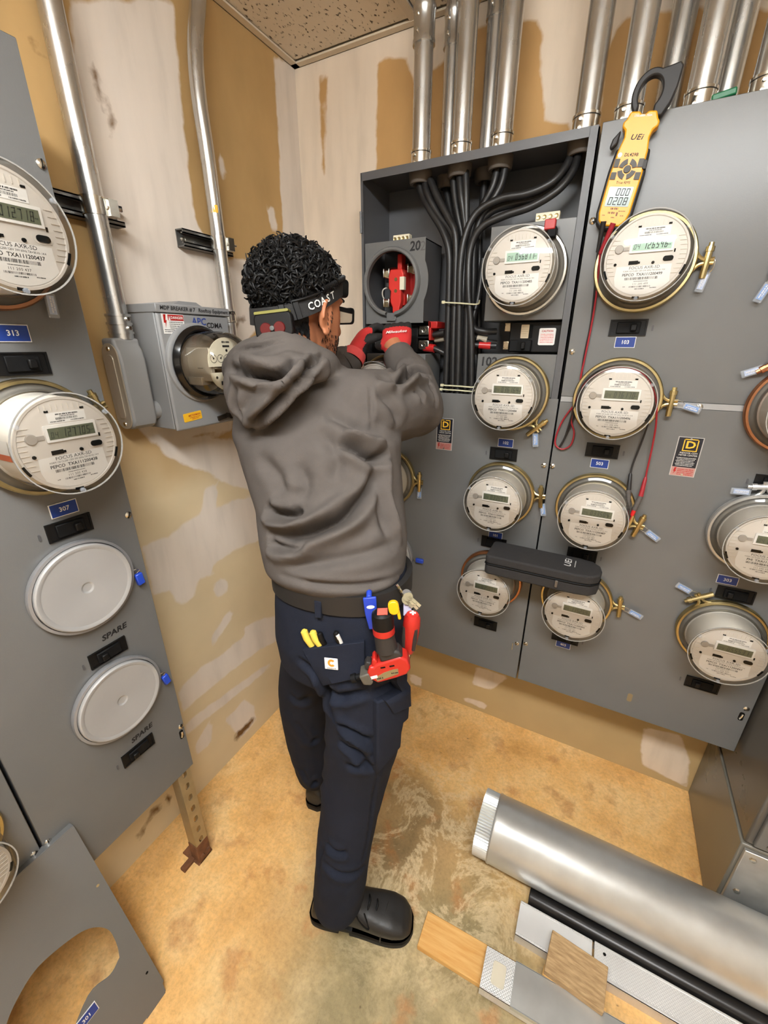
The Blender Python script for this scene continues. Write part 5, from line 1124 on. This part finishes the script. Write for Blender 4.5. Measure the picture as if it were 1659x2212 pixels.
# --- hooded sweatshirt
S = MB()
loft(S, [((.636, -.805, 1.112), .152, .124, 8), ((.636, -.805, 1.13), .16, .134, 8), ((.622, -.79, 1.18), .166, .14, 7), ((.598, -.762, 1.24), .168, .142, 5), ((.56, -.73, 1.31), .186, .146, 3), ((.523, -.70, 1.385), .208, .146, 2), ((.497, -.682, 1.44), .198, .132, 0), ((.48, -.668, 1.5), .15, .11, 0), ((.475, -.66, 1.54), .09, .085, 0)], 40)
limb(S, [(.325, -.67, 1.45), (.48, -.665, 1.46), (.64, -.668, 1.458)], [.078, .082, .076])
EL = onY(900, 884, -.45)
limb(S, [(.63, -.665, 1.445), onY(848, 880, -.56), EL], [.09, .088, .072])
limb(S, [EL, onY(890, 820, -.4), onY(864, 776, -.365)], [.072, .06, .044])
limb(S, [(.335, -.655, 1.43), (.335, -.56, 1.37), (.325, -.49, 1.37)], [.082, .076, .066])
limb(S, [(.325, -.49, 1.37), (.355, -.43, 1.46), (.39, -.365, 1.54)], [.066, .056, .044])
# hood lying on the back and left shoulder
def HP(x, y, d): return onY(x, y, d)
limb(S, [HP(722, 800, -.62), HP(692, 788, -.72), HP(615, 772, -.775), HP(548, 785, -.765), HP(520, 802, -.70)], [.022, .036, .05, .05, .044])
limb(S, [HP(690, 800, -.77), HP(625, 806, -.815), HP(565, 830, -.83), HP(538, 862, -.82)], [.024, .042, .05, .046])
limb(S, [HP(524, 806, -.75), HP(530, 846, -.80), HP(548, 893, -.83)], [.04, .044, .028])
limb(S, [HP(640, 815, -.835), HP(590, 860, -.85), HP(550, 898, -.845)], [.022, .032, .026])
hood = remesh(S, .0052, 7)
FO = [
    ([(730, 954), (770, 971), (807, 991), (841, 979)], -.022, .014), ([(742, 935), (790, 952), (835, 958)], .012, .016),
    ([(574, 1092), (591, 1110), (628, 1116), (650, 1100)], -.02, .014), ([(581, 1128), (640, 1135), (700, 1105), (760, 1050)], .01, .018),
    ([(578, 1150), (632, 1160), (682, 1146), (733, 1126), (763, 1099), (800, 1052), (809, 1005)], -.022, .014),
    ([(581, 1169), (598, 1180), (642, 1187), (669, 1170)], -.016, .012), ([(590, 1210), (660, 1185), (740, 1150), (800, 1110)], .01, .02),
    ([(838, 985), (832, 1060), (845, 1120), (866, 1180)], .01, .018), ([(820, 1010), (822, 1080), (838, 1160)], -.008, .016),
    ([(620, 1225), (700, 1215), (790, 1195), (860, 1170)], -.008, .016), ([(600, 1240), (700, 1262), (800, 1262), (868, 1236)], -.006, .008),
    ([(498, 800), (530, 803), (560, 812), (600, 816), (625, 800), (640, 775)], -.03, .011), ([(505, 775), (560, 782), (610, 775)], .008, .016),
    ([(508, 835), (512, 880), (525, 905)], -.01, .01), ([(536, 925), (560, 905), (600, 868), (640, 825), (672, 788), (700, 770)], -.022, .009),
    ([(500, 735), (560, 728), (620, 722), (690, 730)], .004, .008), ([(505, 760), (560, 748), (620, 735), (690, 738)], -.006, .006),
    ([(863, 828), (875, 816), (892, 808), (914, 808), (930, 815)], -.026, .010), ([(846, 806), (870, 792), (895, 788)], -.008, .009), ([(860, 845), (890, 826), (925, 828)], .01, .012),
    ([(899, 841), (906, 850), (913, 870)], -.010, .009), ([(918, 820), (935, 850), (940, 880)], -.008, .012), ([(820, 850), (850, 880), (860, 920)], -.008, .016), ([(812, 826), (835, 835), (855, 830)], .008, .014),
    ([(799, 782), (799, 830), (802, 880), (806, 930)], -.004, .006), ([(700, 890), (740, 910), (790, 940)], -.008, .016), ([(690, 930), (730, 985), (720, 1040)], -.008, .02), ([(640, 1000), (660, 1050), (640, 1080)], -.007, .02),
    ([(560, 985), (600, 1030), (610, 1070)], -.007, .02)]
folds(hood, FO, .0035, 9, (1, 1, 1.4))
ho = skin('hoodie', hood, HOOD, man, JM, 0)
# cuffs of the sleeves
for a, b, r0 in ((onY(866, 780, -.367), onY(858, 764, -.352), .042), (Vector((.396, -.367, 1.532)), Vector((.412, -.342, 1.55)), .04)):
    MB().tube([a, a.lerp(b, .3), a.lerp(b, .9), b, b.lerp(a, .15)], [r0 + .002, r0 + .003, r0, r0 - .003, r0 - .008], 24).build('sleeve_cuff', HOOD, man, 60, M=JM)
    limbmb = MB(); limbmb.tube([a, b + (b - a) * (1.1 if r0 > .041 else .2)], [.03, .029], 18); limbmb.build('wrist', SKIN, man, 60, M=JM)

# --- trousers
Pn = MB()
loft(Pn, [((.648, -.803, 1.135), .146, .112, 9), ((.65, -.803, 1.09), .152, .118, 9), ((.652, -.803, 1.02), .162, .13, 9), ((.652, -.803, .95), .168, .138, 9), ((.65, -.80, .87), .16, .132, 9), ((.65, -.80, .83), .12, .09, 9)], 40)
RL = [(.718, -.825, .94), onY(790, 1510, -.835), onY(783, 1590, -.845), onY(766, 1680, -.86), onY(750, 1780, -.895), onY(737, 1880, -.93), onY(730, 1935, -.945)]
limb(Pn, RL, [.1, .1, .095, .085, .076, .073, .072])
LL = [(.575, -.775, .94), onY(668, 1480, -.745), onY(666, 1550, -.725), onY(673, 1615, -.71), onY(677, 1645, -.705), onY(680, 1662, -.70)]
limb(Pn, LL, [.098, .09, .082, .075, .068, .064])
pants = remesh(Pn, .0055, 8)
FP = [([(640, 1420), (690, 1455), (730, 1500), (760, 1500), (800, 1490)], -.012, .012), ([(692, 1440), (715, 1510), (722, 1560)], -.02, .012), ([(727, 1560), (760, 1580), (800, 1600)], -.012, .011), ([(730, 1600), (770, 1625), (800, 1655)], -.012, .011),
      ([(735, 1575), (775, 1600), (805, 1625)], .007, .01), ([(745, 1655), (785, 1655), (810, 1665)], -.010, .012), ([(705, 1820), (730, 1842), (750, 1840)], -.009, .011), ([(700, 1860), (740, 1890), (790, 1868)], -.007, .012), ([(820, 1660), (805, 1730), (795, 1800), (785, 1860)], -.004, .006),
      ([(640, 1560), (680, 1600), (710, 1610)], -.006, .014), ([(650, 1660), (680, 1690), (700, 1685)], -.012, .01), ([(626, 1500), (660, 1512), (705, 1500)], -.006, .014), ([(880, 1440), (850, 1480), (800, 1495)], -.008, .014),
      ([(688, 1900), (692, 1850), (700, 1830)], -.006, .008)]
folds(pants, FP, .003, 9)
po = skin('trousers', pants, NAVY, man, JM, 0)
bvP = BVHTree.FromPolygons([v.co.copy() for v in pants.vertices], [p.vertices[:] for p in pants.polygons])
bvS = BVHTree.FromPolygons([v.co.copy() for v in hood.vertices], [p.vertices[:] for p in hood.polygons])
def hit(x, y, bv=None, lift=0.0):
    bv = bv or bvP; q = bv.ray_cast(CAM, ray(x, y).normalized())
    if q[0] is None: q = bv.find_nearest(onY(x, y, -.9))
    return q[0] + q[1] * lift, q[1]
def patch(px, lift, th=.004, bv=None, sub=5):
    """cloth panel sewn on: a px outline quad laid over the surface"""
    a, b, c, d = px; g = []
    for i in range(sub + 1):
        for j in range(sub + 1):
            u, v = j / sub, i / sub; x = (a[0] * (1 - u) + b[0] * u) * (1 - v) + (d[0] * (1 - u) + c[0] * u) * v; y = (a[1] * (1 - u) + b[1] * u) * (1 - v) + (d[1] * (1 - u) + c[1] * u) * v
            p, n_ = hit(x, y, bv); g.append((p, n_))
    av = sum((n_ for p, n_ in g), Vector()).normalized(); m = sub + 1
    v = [p + av * lift for p, n_ in g] + [p - av * .004 for p, n_ in g]; f = [(i * m + j, i * m + j + 1, (i + 1) * m + j + 1, (i + 1) * m + j) for i in range(sub) for j in range(sub)]
    f2 = [tuple(k + m * m for k in q[::-1]) for q in f]; e = [j for j in range(m)] + [i * m + sub for i in range(1, m)] + [sub * m + j for j in range(sub - 1, -1, -1)] + [i * m for i in range(sub - 1, 0, -1)]
    return MB().add(v, f + f2 + [(e[k], e[(k + 1) % len(e)], e[(k + 1) % len(e)] + m * m, e[k] + m * m) for k in range(len(e))])
# belt, loop, pockets, patch
BELT = mat('belt_black', (30, 28, 27), .6)
bl = MB(); N_ = 48; v = []
for z0, off in ((1.078, .009), (1.124, .009), (1.124, -.004), (1.078, -.004)):
    for j in range(N_):
        t = 2 * math.pi * j / N_; ct, st = math.cos(t), math.sin(t); e = 2 / 2.3; X = Vector((math.cos(R(9)), math.sin(R(9)), 0)); Yv = Vector((-X.y, X.x, 0))
        v.append(Vector((.65, -.803, z0)) + X * (.152 + off) * math.copysign(abs(ct) ** e, ct) + Yv * (.118 + off) * math.copysign(abs(st) ** e, st))
bl.add(v, [(k * N_ + j, k * N_ + (j + 1) % N_, ((k + 1) % 4) * N_ + (j + 1) % N_, ((k + 1) % 4) * N_ + j) for k in range(4) for j in range(N_)]); bl.build('belt', BELT, man, 40, M=JM)
patch([(684, 1292), (699, 1295), (699, 1330), (686, 1328)], .013).build('belt_loop', NAVY, man, 40, .001, 1, JM)
patch([(655, 1397), (788, 1380), (790, 1455), (700, 1475)], .013).build('back_pocket', NAVY, man, 40, .0015, 1, JM)
patch([(805, 1510), (878, 1478), (870, 1590), (806, 1664)], .016).build('cargo_pocket', NAVY, man, 40, .004, 2, JM)
patch([(818, 1505), (884, 1466), (882, 1512), (836, 1532)], .024).build('pocket_flap', NAVY, man, 40, .003, 2, JM)
lgp, lgn = hit(721, 1425, lift=.0145)
def surf_frame(p, n_, up=Vector((0, 0, 1)), roll=0):
    n_ = n_.normalized(); u = (up - n_ * up.dot(n_)).normalized(); x = u.cross(n_)
    return Matrix(((x.x, u.x, n_.x, p.x), (x.y, u.y, n_.y, p.y), (x.z, u.z, n_.z, p.z), (0, 0, 0, 1))) @ RZ(roll)
lg = put('brand_patch', MB().box(-.0145, .0145, -.013, .013, 0, .0015).mesh('brand_patch', mat('patch_white', (226, 222, 216), .7)), man, .001, 1, JM @ surf_frame(lgp, lgn, roll=4))
MB().lathe([(.0035, .0017), (.0085, .0017)], 18, T((.001, .002, 0)) @ RZ(40), a0=0, a1=R(280)).build('patch_emblem', mat('emblem_gold', (196, 136, 46), .6), lg, 0)
mb = MB(); scribble(mb, -.009, .01, -.011, .0017, .0024, 180); mb.build('patch_print', INK, lg, 0)

# --- boots
def boot(Hl, ang, ankle, label):
    """heel point, heading, ankle centre"""
    M_ = T(Hl) @ RZ(ang)
    st = [(-.01, .018, .03), (0, .034, .075), (.03, .041, .105), (.08, .043, .125), (.12, .044, .115), (.16, .048, .098), (.2, .053, .086), (.235, .054, .078), (.265, .048, .066), (.283, .034, .048), (.29, .016, .034)]
    q = MB(); v = []; n = 22
    for s, w_, hh in st:
        for j in range(n):
            t = 2 * math.pi * j / n; x = w_ * math.copysign(abs(math.cos(t)) ** .8, math.cos(t)); z = .022 + (hh - .022) * (.5 + .5 * math.copysign(abs(math.sin(t)) ** .75, math.sin(t)))
            v.append(M_ @ Vector((s, x, z)))
    k = len(st); q.add(v, [(i * n + j, i * n + (j + 1) % n, (i + 1) * n + (j + 1) % n, (i + 1) * n + j) for i in range(k - 1) for j in range(n)] + [tuple(range(n))[::-1], tuple((k - 1) * n + j for j in range(n))])
    q.tube([M_ @ Vector((.055, 0, .06)), M_ @ Vector((.055, 0, .12)), Vector(ankle) + Vector((0, 0, .04))], [.045, .05, .055], 20)
    me = remesh(q, .0055, 4); o = skin('boot', me, BOOT, man, JM)
    so = MB(); out = [(s, w_ - .0005) for s, w_, hh in st] ; out[0] = (-.013, .018); out[-1] = (.293, .014); out = [(p.x, p.y) for p in bez([(a_, b_, 0) for a_, b_ in out], 4)]; poly = out + [(s, -w_) for s, w_ in out[::-1]]
    so.prism([(s, w_) for s, w_ in poly if s > .105], 0.0, .03, M_); so.prism([(s, w_) for s, w_ in poly if s < .085], 0, .03, M_); so.prism(poly, .014, .03, M_)
    so.build('boot_sole', SOLE, o, 35, .003, 2)
    cap = MB(); P = [M_ @ Vector((.215 + .012 * math.cos(a), .055 * math.cos(a), .03 + .052 * math.sin(a))) for a in np.linspace(0, math.pi, 14)]
    cap.tube(P, .0022, 6); cap.build('toe_seam', BOOT, o)
    for i in range(4):
        x = .115 + i * .022; z = .128 - i * .011
        MB().tube(bez([M_ @ Vector((x, -.026, z - .02)), M_ @ Vector((x + .008, 0, z)), M_ @ Vector((x, .026, z - .02))], 5), .003, 6).build('lace', MATTEBLACK, o)
    MB().tube(bez([M_ @ Vector((.12, -.02, .125)), M_ @ Vector((.14, -.045, .1)), M_ @ Vector((.17, -.05, .07)), M_ @ Vector((.155, -.03, .1))], 6), .0022, 6).build('lace', MATTEBLACK, o)
    return o
boot(Vector((.608, -.957, 0)), 20, RL[-1], 'right')
boot(Vector((.42, -.712, 0)), 98, LL[-1], 'left')

# --- gloved hands
def glove(name, wrist, palm_dir, finger_dir, back, spread, thumb_side, curl, sz=1.0, back_red=True):
    """palm and five bent fingers grown as one skin, red back, black fingers and palm"""
    w_ = Vector(wrist); d = Vector(palm_dir).normalized(); b = Vector(back); b = (b - d * b.dot(d)).normalized(); s = d.cross(b).normalized()
    q = MB(); kn = w_ + d * .085 * sz
    loft(q, [(w_ - d * .03, .034, .028, 0, s, b), (w_, .034, .026, 0, s, b), (w_ + d * .035 * sz, .042, .024, 0, s, b), (w_ + d * .075 * sz, .044, .02, 0, s, b), (w_ + d * .092 * sz, .04, .016, 0, s, b)], 26)
    fd = Vector(finger_dir).normalized()
    for i, (o_, ln) in enumerate(((-.031, .066), (-.0105, .08), (.0105, .086), (.031, .076))):
        o_ *= -thumb_side
        base = kn + s * o_; k1 = base + (d * .55 + fd * .45).normalized() * ln * .42 * sz; k2 = k1 + (fd * .9 - b * .25 * curl).normalized() * ln * .34 * sz; k3 = k2 + (fd * .5 - b * .8 * curl - d * .3 * curl).normalized() * ln * .26 * sz
        limb(q, [base - d * .012, base, k1, k2, k3], [.0125, .0125, .0115, .011, .0095], 14, 4)
    tb = w_ + d * .03 * sz + s * thumb_side * .034; t1 = tb + (s * thumb_side * .6 + d * .6 - b * .5).normalized() * .034 * sz; t2 = t1 + (d * .6 + fd * .6 - b * .3).normalized() * .03 * sz
    limb(q, [tb - d * .01 - s * thumb_side * .012, tb, t1, t2], [.016, .0155, .0135, .011], 14, 4)
    me = remesh(q, .0045, 3); me.materials.append(GRED); me.materials.append(GBLK)
    o = skin(name, me, GRED, man, JM); me.materials.append(GBLK)
    for p in me.polygons:
        rel = p.center - w_; along = rel.dot(d); p.material_index = 1 if ((along > .082 * sz) or p.normal.dot(b) < -.15 or (rel.dot(s) * thumb_side > .045)) else 0
    cuffm = MB(); cuffm.tube([w_ - d * .034, w_ - d * .02, w_ - d * .006], [.036, .0355, .034], 24, cap=False); cuffm.build('glove_cuff', mat('glove_knit', (214, 78, 76), .85, 0, .05, 80, .5, 900), o, 60)
    return o, w_, d, b, s
g1, w_, d, b, s = glove('right_glove', onY(857, 762, -.348), (-.22, .45, .5), (-.35, .9, -.1), (.25, -.75, .6), 1, -1, .6, 1.0)
mb = MB(); B_ = w_ + d * .055 + b * .0245
gt = text('glove_script', 'Milwaukee', .014, WHITE, g1, shear=.35, bold=.0002); bb = Matrix(((-s.x, d.x, b.x, B_.x), (-s.y, d.y, b.y, B_.y), (-s.z, d.z, b.z, B_.z), (0, 0, 0, 1)))
if (-s).cross(d).dot(b) < 0: bb = Matrix(((s.x, d.x, b.x, B_.x), (s.y, d.y, b.y, B_.y), (s.z, d.z, b.z, B_.z), (0, 0, 0, 1)))
gt.matrix_local = bb
glove('left_glove', (.42, -.338, 1.566), (.08, .55, .6), (.5, .8, -.1), (-.5, -.65, .4), 1, 1, .6, .82)

# --- headlamp
def band_pt(a, off=.0, lift=0):
    """around the head at angle a (0 = forehead, 90 = right ear side), tilted down to the back"""
    x, y = math.sin(a), math.cos(a); z = .03 + .045 * y + lift; o_ = MH @ Vector((0, -.008, z)); dr = (MH.to_3x3() @ Vector((x, y, 0))).normalized()
    rr_ = 1 / math.sqrt((x / .0765) ** 2 + (y / .1) ** 2) + .0085 + off
    return o_ + dr * rr_, dr
hl = thing('headlamp', 'black headlamp strap lettered COAST around the curly hair with a rear battery pack', 'headlamp', T(MH @ Vector((0, 0, .03)))); JH = inv(hl)
bn = MB(); v = []; N_ = 64; upv = MH.to_3x3() @ Vector((0, 0, 1))
for dz, off in ((-.016, 0), (.016, 0), (.016, .004), (-.016, .004)):
    for j in range(N_): p, dr = band_pt(2 * math.pi * j / N_, off); v.append(p + upv * dz)
bn.add(v, [(k * N_ + j, k * N_ + (j + 1) % N_, ((k + 1) % 4) * N_ + (j + 1) % N_, ((k + 1) % 4) * N_ + j) for k in range(4) for j in range(N_)]); bn.build('strap', mat('strap_black', (30, 29, 29), .8, 0, .1, 200, .4, 900), hl, 50, M=JH)
def band_frame(a, off=.006, lift=0):
    p, dr = band_pt(a, off, lift); p2, _ = band_pt(a + .05, off, lift); x = (p2 - p).normalized() * -1; n_ = (dr - x * dr.dot(x)).normalized(); u = n_.cross(x); return Matrix(((x.x, u.x, n_.x, p.x), (x.y, u.y, n_.y, p.y), (x.z, u.z, n_.z, p.z), (0, 0, 0, 1)))
for k, ch in enumerate('COAST'):
    text('strap_letter', ch, .02, WHITE, hl, bold=.0003).matrix_local = JH @ band_frame(R(117 - 9.2 * k), .0062)
pk = thing_pk = JH @ band_frame(R(158), .008, -.02)
MB().prism(rrect(.078, .05, .012, 5), -.012, .01).build('battery_pack', BLACK, hl, 35, .003, 2, pk)
MB().prism(rrect(.07, .005, .002, 3, 0, .0245), -.008, .012).build('yellow_stripe', mat('lamp_yellow', (116, 112, 44), .5), hl, 35, M=pk)
for x in (-.016, .012): MB().lathe([(0, .0125), (.011, .0125), (.0125, .0095)], 18, T((x, -.006, 0))).build('red_button', mat('lamp_red', (84, 8, 10), .3), hl, M=pk)
MB().lathe([(0, .016), (.0045, .0155), (.005, .0095)], 14, T((-.002, -.006, 0))).build('switch_knob', mat('lamp_grey', (86, 88, 86), .4), hl, M=pk)
MB().tube([Vector(band_frame(R(q), .008, .019).translation) for q in range(140, 100, -4)], .0026, 8).build('cable', BLACK, hl, M=JH)
sp = MB(); P = []
for i in range(170):
    q = 102 - 52 * i / 170; F_ = band_frame(R(q), .008, .022); a = i * .75; P.append(F_ @ Vector((0, .005 * math.cos(a), .005 * math.sin(a))))
sp.tube(P, .0017, 5); sp.build('coiled_cable', BLACK, hl, M=JH)
for a in (150, 134): MB().box(-.006, .006, -.017, .017, -.003, .005).build('strap_buckle', BLACK, hl, 30, .001, 1, JH @ band_frame(R(a), .004))
MB().prism(rrect(.055, .04, .01, 4), -.004, .03).build('lamp_head', BLACK, hl, 35, .003, 2, JH @ band_frame(0, .004))
# --- glasses
gl = thing('eyeglasses', 'black framed eyeglasses on the worker\'s face', 'glasses', MH)
for s_ in (-1, 1):
    o_ = rrect(.052, .036, .008, 4, s_ * .033, .012); i_ = rrect(.045, .029, .007, 4, s_ * .033, .012)
    plate('lens_rim', o_, [i_], .004, BLACK, gl, Matrix(((1, 0, 0, 0), (0, 0, -1, .118), (0, 1, 0, 0), (0, 0, 0, 1))), .0008)
    MB().prism(i_, 0, .001).build('lens', GLASS, gl, 30, M=Matrix(((1, 0, 0, 0), (0, 0, -1, .117), (0, 1, 0, 0), (0, 0, 0, 1))))
    MB().box(-.002, .002, 0, .12, -.005, .005).build('temple_arm', BLACK, gl, 30, .001, 1, Matrix(((1, 0, 0, s_ * .0625), (0, 1, 0, 0), (0, 0, 1, .022), (0, 0, 0, 1))) @ RZ(s_ * 6) )
MB().tube(bez([(-.008, .117, .016), (0, .12, .02), (.008, .117, .016)], 4), .0022, 8).build('bridge', BLACK, gl)
# ------------------------------------------------------------------ tools carried by the worker
def px_frame(p0, p1, dep):
    """upright frame facing the viewer side: origin at p0, y axis towards p1, both on the plane y = dep"""
    a, b = onY(*p0, dep), onY(*p1, dep); u = (b - a).normalized(); n_ = Vector((.45, -.89, 0)); n_ = (n_ - u * n_.dot(u)).normalized(); x = u.cross(n_)
    return Matrix(((x.x, u.x, n_.x, a.x), (x.y, u.y, n_.y, a.y), (x.z, u.z, n_.z, a.z), (0, 0, 0, 1))), (b - a).length
HP0, HN0 = hit(832, 1390); HD = HP0.y - .042
M_, ln = px_frame((836, 1442), (826, 1328), HD)
k = ln / .165
dr = thing('cordless_driver', 'red and black cordless driver hanging head down from the worker\'s belt', 'power tool', M_ @ Matrix.Scale(k, 4))
DRED = mat('driver_red', (176, 36, 28), .4); DBLK = mat('driver_rubber', (42, 38, 36), .6)
MB().prism([(-.05, .012), (-.04, .03), (-.03, .026), (-.02, .034), (.045, .044), (.062, .03), (.064, 0), (.05, -.014), (.02, -.02), (-.03, -.026), (-.046, -.01)], -.024, .024, RZ(9)).build('motor_housing', DRED, dr, 35, .008, 3)
MB().prism([(-.036, .02), (-.03, .046), (-.022, .05), (-.016, .035), (-.026, .02)], -.018, .019, RZ(9)).build('trigger_guard', DRED, dr, 35, .004, 2)
MB().prism([(-.052, .014), (-.04, .018), (-.034, .034), (-.046, .04), (-.056, .028)], -.013, .014, RZ(9)).build('trigger', DBLK, dr, 35, .003, 2)
MB().prism([(-.075, .004), (-.046, .01), (-.042, -.022), (-.05, -.03), (-.07, -.024)], -.022, .024, RZ(9)).build('nose', mat('nose_grey', (82, 78, 70), .5), dr, 35, .004, 2)
MB().tube([RZ(9) @ Vector((-.075, -.012, 0)), RZ(9) @ Vector((-.088, -.014, 0)), RZ(9) @ Vector((-.089, -.014, 0)), RZ(9) @ Vector((-.102, -.016, 0))], [.008, .008, .012, .012], 14).build('chuck', MATTEBLACK, dr)
MB().prism([(-.012, .034), (.05, .044), (.04, .062), (.02, .07), (-.014, .062)], -.021, .022, RZ(4)).build('rubber_collar', DBLK, dr, 35, .006, 2)
MB().tube([(.004, .06, 0), (.001, .09, 0), (0, .118, 0), (0, .126, 0)], [.029, .027, .026, .027], 24).build('grip', DBLK, dr)
MB().tube([(0, .112, 0), (0, .13, 0)], [.0285, .0285], 24).build('grip_band', DRED, dr, 40)
MB().tube([(0, .126, 0), (0, .155, 0), (0, .17, 0), (0, .175, 0)], [.028, .0285, .027, .02], 24).build('battery', BLACK, dr)
MB().box(-.012, .014, .1745, .177, -.012, .016).build('battery_label', mat('label_coral', (214, 96, 80), .5), dr, 30)
MB().box(-.044, -.026, -.004, .004, .024, .0255).build('lamp_window', WHITE, dr, 30, M=RZ(14))
sp_ = MB().prism([(-.03, -.018), (.03, -.006), (.032, .01), (.016, .01), (-.006, .006), (-.02, .0), (-.032, -.004)], .0238, .0252).build('side_plate', mat('plate_bronze', (128, 112, 78), .4), dr, 30, M=RZ(9))
mb = MB(); scribble(mb, -.028, -.012, -.012, .0256, .006, 190); scribble(mb, .012, .03, -.002, .0256, .004, 191); mb.build('plate_print', INK, dr, 0, M=RZ(9))
for x in (-.012, .012): MB().box(x, x + .013, .02, .024, .0235, .0248).build('vent', SLOT, dr, 0, M=RZ(9))
# blue hook that carries the driver
M2, l2 = px_frame((806, 1358), (797, 1290), HD + .012)
hk = thing('belt_hook', 'blue plastic belt hook over the worker\'s belt', 'belt hook', M2)
BLP = mat('hook_blue', (30, 60, 172), .4)
MB().prism([(-.012, l2), (.014, l2), (.012, l2 * .5), (.004, 0), (-.008, 0), (-.012, l2 * .5)][::-1], -.003, .003).tube([(-.0, l2 - .002, 0), (0, l2 + .004, -.012), (0, l2, -.02)], .006, 8).build('hook_strap', BLP, hk, 35, .002, 2)
MB().disc(.008, .0036, 20, .001, l2 * .72, .5).build('oval_mark', WHITE, hk, 0)
# yellow tester cap
M3, l3 = px_frame((852, 1320), (848, 1300), HD + .006)
tg = thing('yellow_tool_cap', 'small yellow tool cap in the trouser pocket beside the driver', 'tool', M3)
MB().prism(rrect(.02, .028, .009, 5, 0, .008), -.005, .005).box(.004, .01, -.018, 0, -.004, .004).build('cap', mat('cap_yellow', (214, 168, 16), .4), tg, 35, .002, 2)
# red screwdriver
M4, l4 = px_frame((884, 1398), (891, 1330), HD + .05)
sd = thing('screwdriver', 'red and black handled screwdriver in the worker\'s side pocket', 'screwdriver', M4)
MB().tube([(0, -.012, 0), (0, 0, 0), (0, l4 * .3, 0), (0, l4 * .7, 0), (0, l4 * .93, 0), (0, l4 + .004, 0), (0, l4 + .007, 0)], [.009, .013, .0155, .0175, .0165, .012, .004], 20).build('handle', DRED, sd)
for a in (60, 150, 240, 330): MB().tube([(.0145 * math.cos(R(a)), l4 * .05, .0145 * math.sin(R(a))), (.0158 * math.cos(R(a)), l4 * .4, .0158 * math.sin(R(a))), (.0165 * math.cos(R(a)), l4 * .72, .0165 * math.sin(R(a)))], [.0035, .005, .0035], 8).build('grip_strip', DBLK, sd)
MB().box(-.006, .006, l4 + .0055, l4 + .008, -.002, .002).box(-.002, .002, l4 + .0055, l4 + .008, -.006, .006).build('cross_mark', WHITE, sd, 30)
MB().tube([(0, -.06, 0), (0, -.01, 0)], .004, 10).build('shaft', BRIGHT, sd)
# pliers in the back pocket
a, n0 = hit(676, 1380); pl = thing('pliers', 'yellow handled pliers in the worker\'s back pocket', 'pliers', T(a)); JP = inv(pl)
for p0, p1 in (((674, 1394), (660, 1357)), ((694, 1396), (678, 1359))):
    A, na = hit(*p0, lift=.0); B, nb = hit(*p1, lift=.008); MB().tube([A, A.lerp(B, .5) + nb * .003, B.lerp(A, .08), B], [.0075, .0078, .0076, .004], 12).build('handle', mat('handle_yellow', (214, 188, 76), .45), pl, M=JP)
a, n0 = hit(720, 1375); wc = thing('wire_cutters', 'black handled wire cutters in the worker\'s back pocket', 'wire cutters', T(a)); JP = inv(wc)
for p0, p1, m in (((703, 1394), (693, 1362), BLACK), ((737, 1392), (727, 1360), BLACK)):
    A, na = hit(*p0); B, nb = hit(*p1, lift=.008); MB().tube([A, A.lerp(B, .5) + nb * .003, B.lerp(A, .08), B], [.006, .0062, .006, .003], 12).build('handle', m, wc, M=JP)
A, na = hit(739, 1388); B, nb = hit(733, 1366, lift=.008); MB().tube([A + na * .004, B + nb * .004], .004, 10).build('grip_inlay', WHITE, wc, M=JP)
# keys on a chain
kd = HD + .075
ky = thing('key_bunch', 'bunch of keys on a metal chain clipped at the worker\'s waist', 'keys', T(onY(868, 1280, kd))); JK = inv(ky)
for i in range(6):
    p = onY(857 + i * 2.6, 1262 + i * 4.2, kd); q = onY(857 + (i + 1.2) * 2.6, 1262 + (i + 1.2) * 4.2, kd); MB().tube([p, q], .0032, 8).build('chain_link', BRASS if i % 2 else BRIGHT, ky, M=JK)
for p0, p1, w_ in (((880, 1290), (902, 1316), .009), ((884, 1288), (908, 1310), .008), ((878, 1296), (892, 1312), .010)):
    A, B = onY(*p0, kd - .004), onY(*p1, kd - .006); u = (B - A).normalized(); n_ = Vector((.3, -.95, 0)); x = u.cross(n_).normalized(); n_ = x.cross(u)
    F_ = Matrix(((x.x, u.x, n_.x, A.x), (x.y, u.y, n_.y, A.y), (x.z, u.z, n_.z, A.z), (0, 0, 0, 1))); l_ = (B - A).length
    MB().prism(circ(w_, 14), -.001, .001).box(-.003, .003, 0, l_, -.001, .001).box(0, .0055, l_ * .6, l_ * .7, -.001, .001).build('key', mat('key_brass', (200, 190, 156), .35, .5), ky, 30, M=JK @ F_)
A = onY(879, 1284, kd); MB().lathe([(0, -.001), (.011, -.001), (.011, .001), (0, .001)], 20, T(A) @ Matrix.Rotation(R(80), 4, 'X')).build('tag_disc', mat('tag_grey', (120, 118, 116), .4), ky, M=JK)
A = onY(880, 1318, kd); MB().box(-.009, .009, -.002, .002, -.016, .016).build('tag_plate', mat('tag_lilac', (206, 202, 226), .5), ky, 30, .002, 2, JK @ T(A))
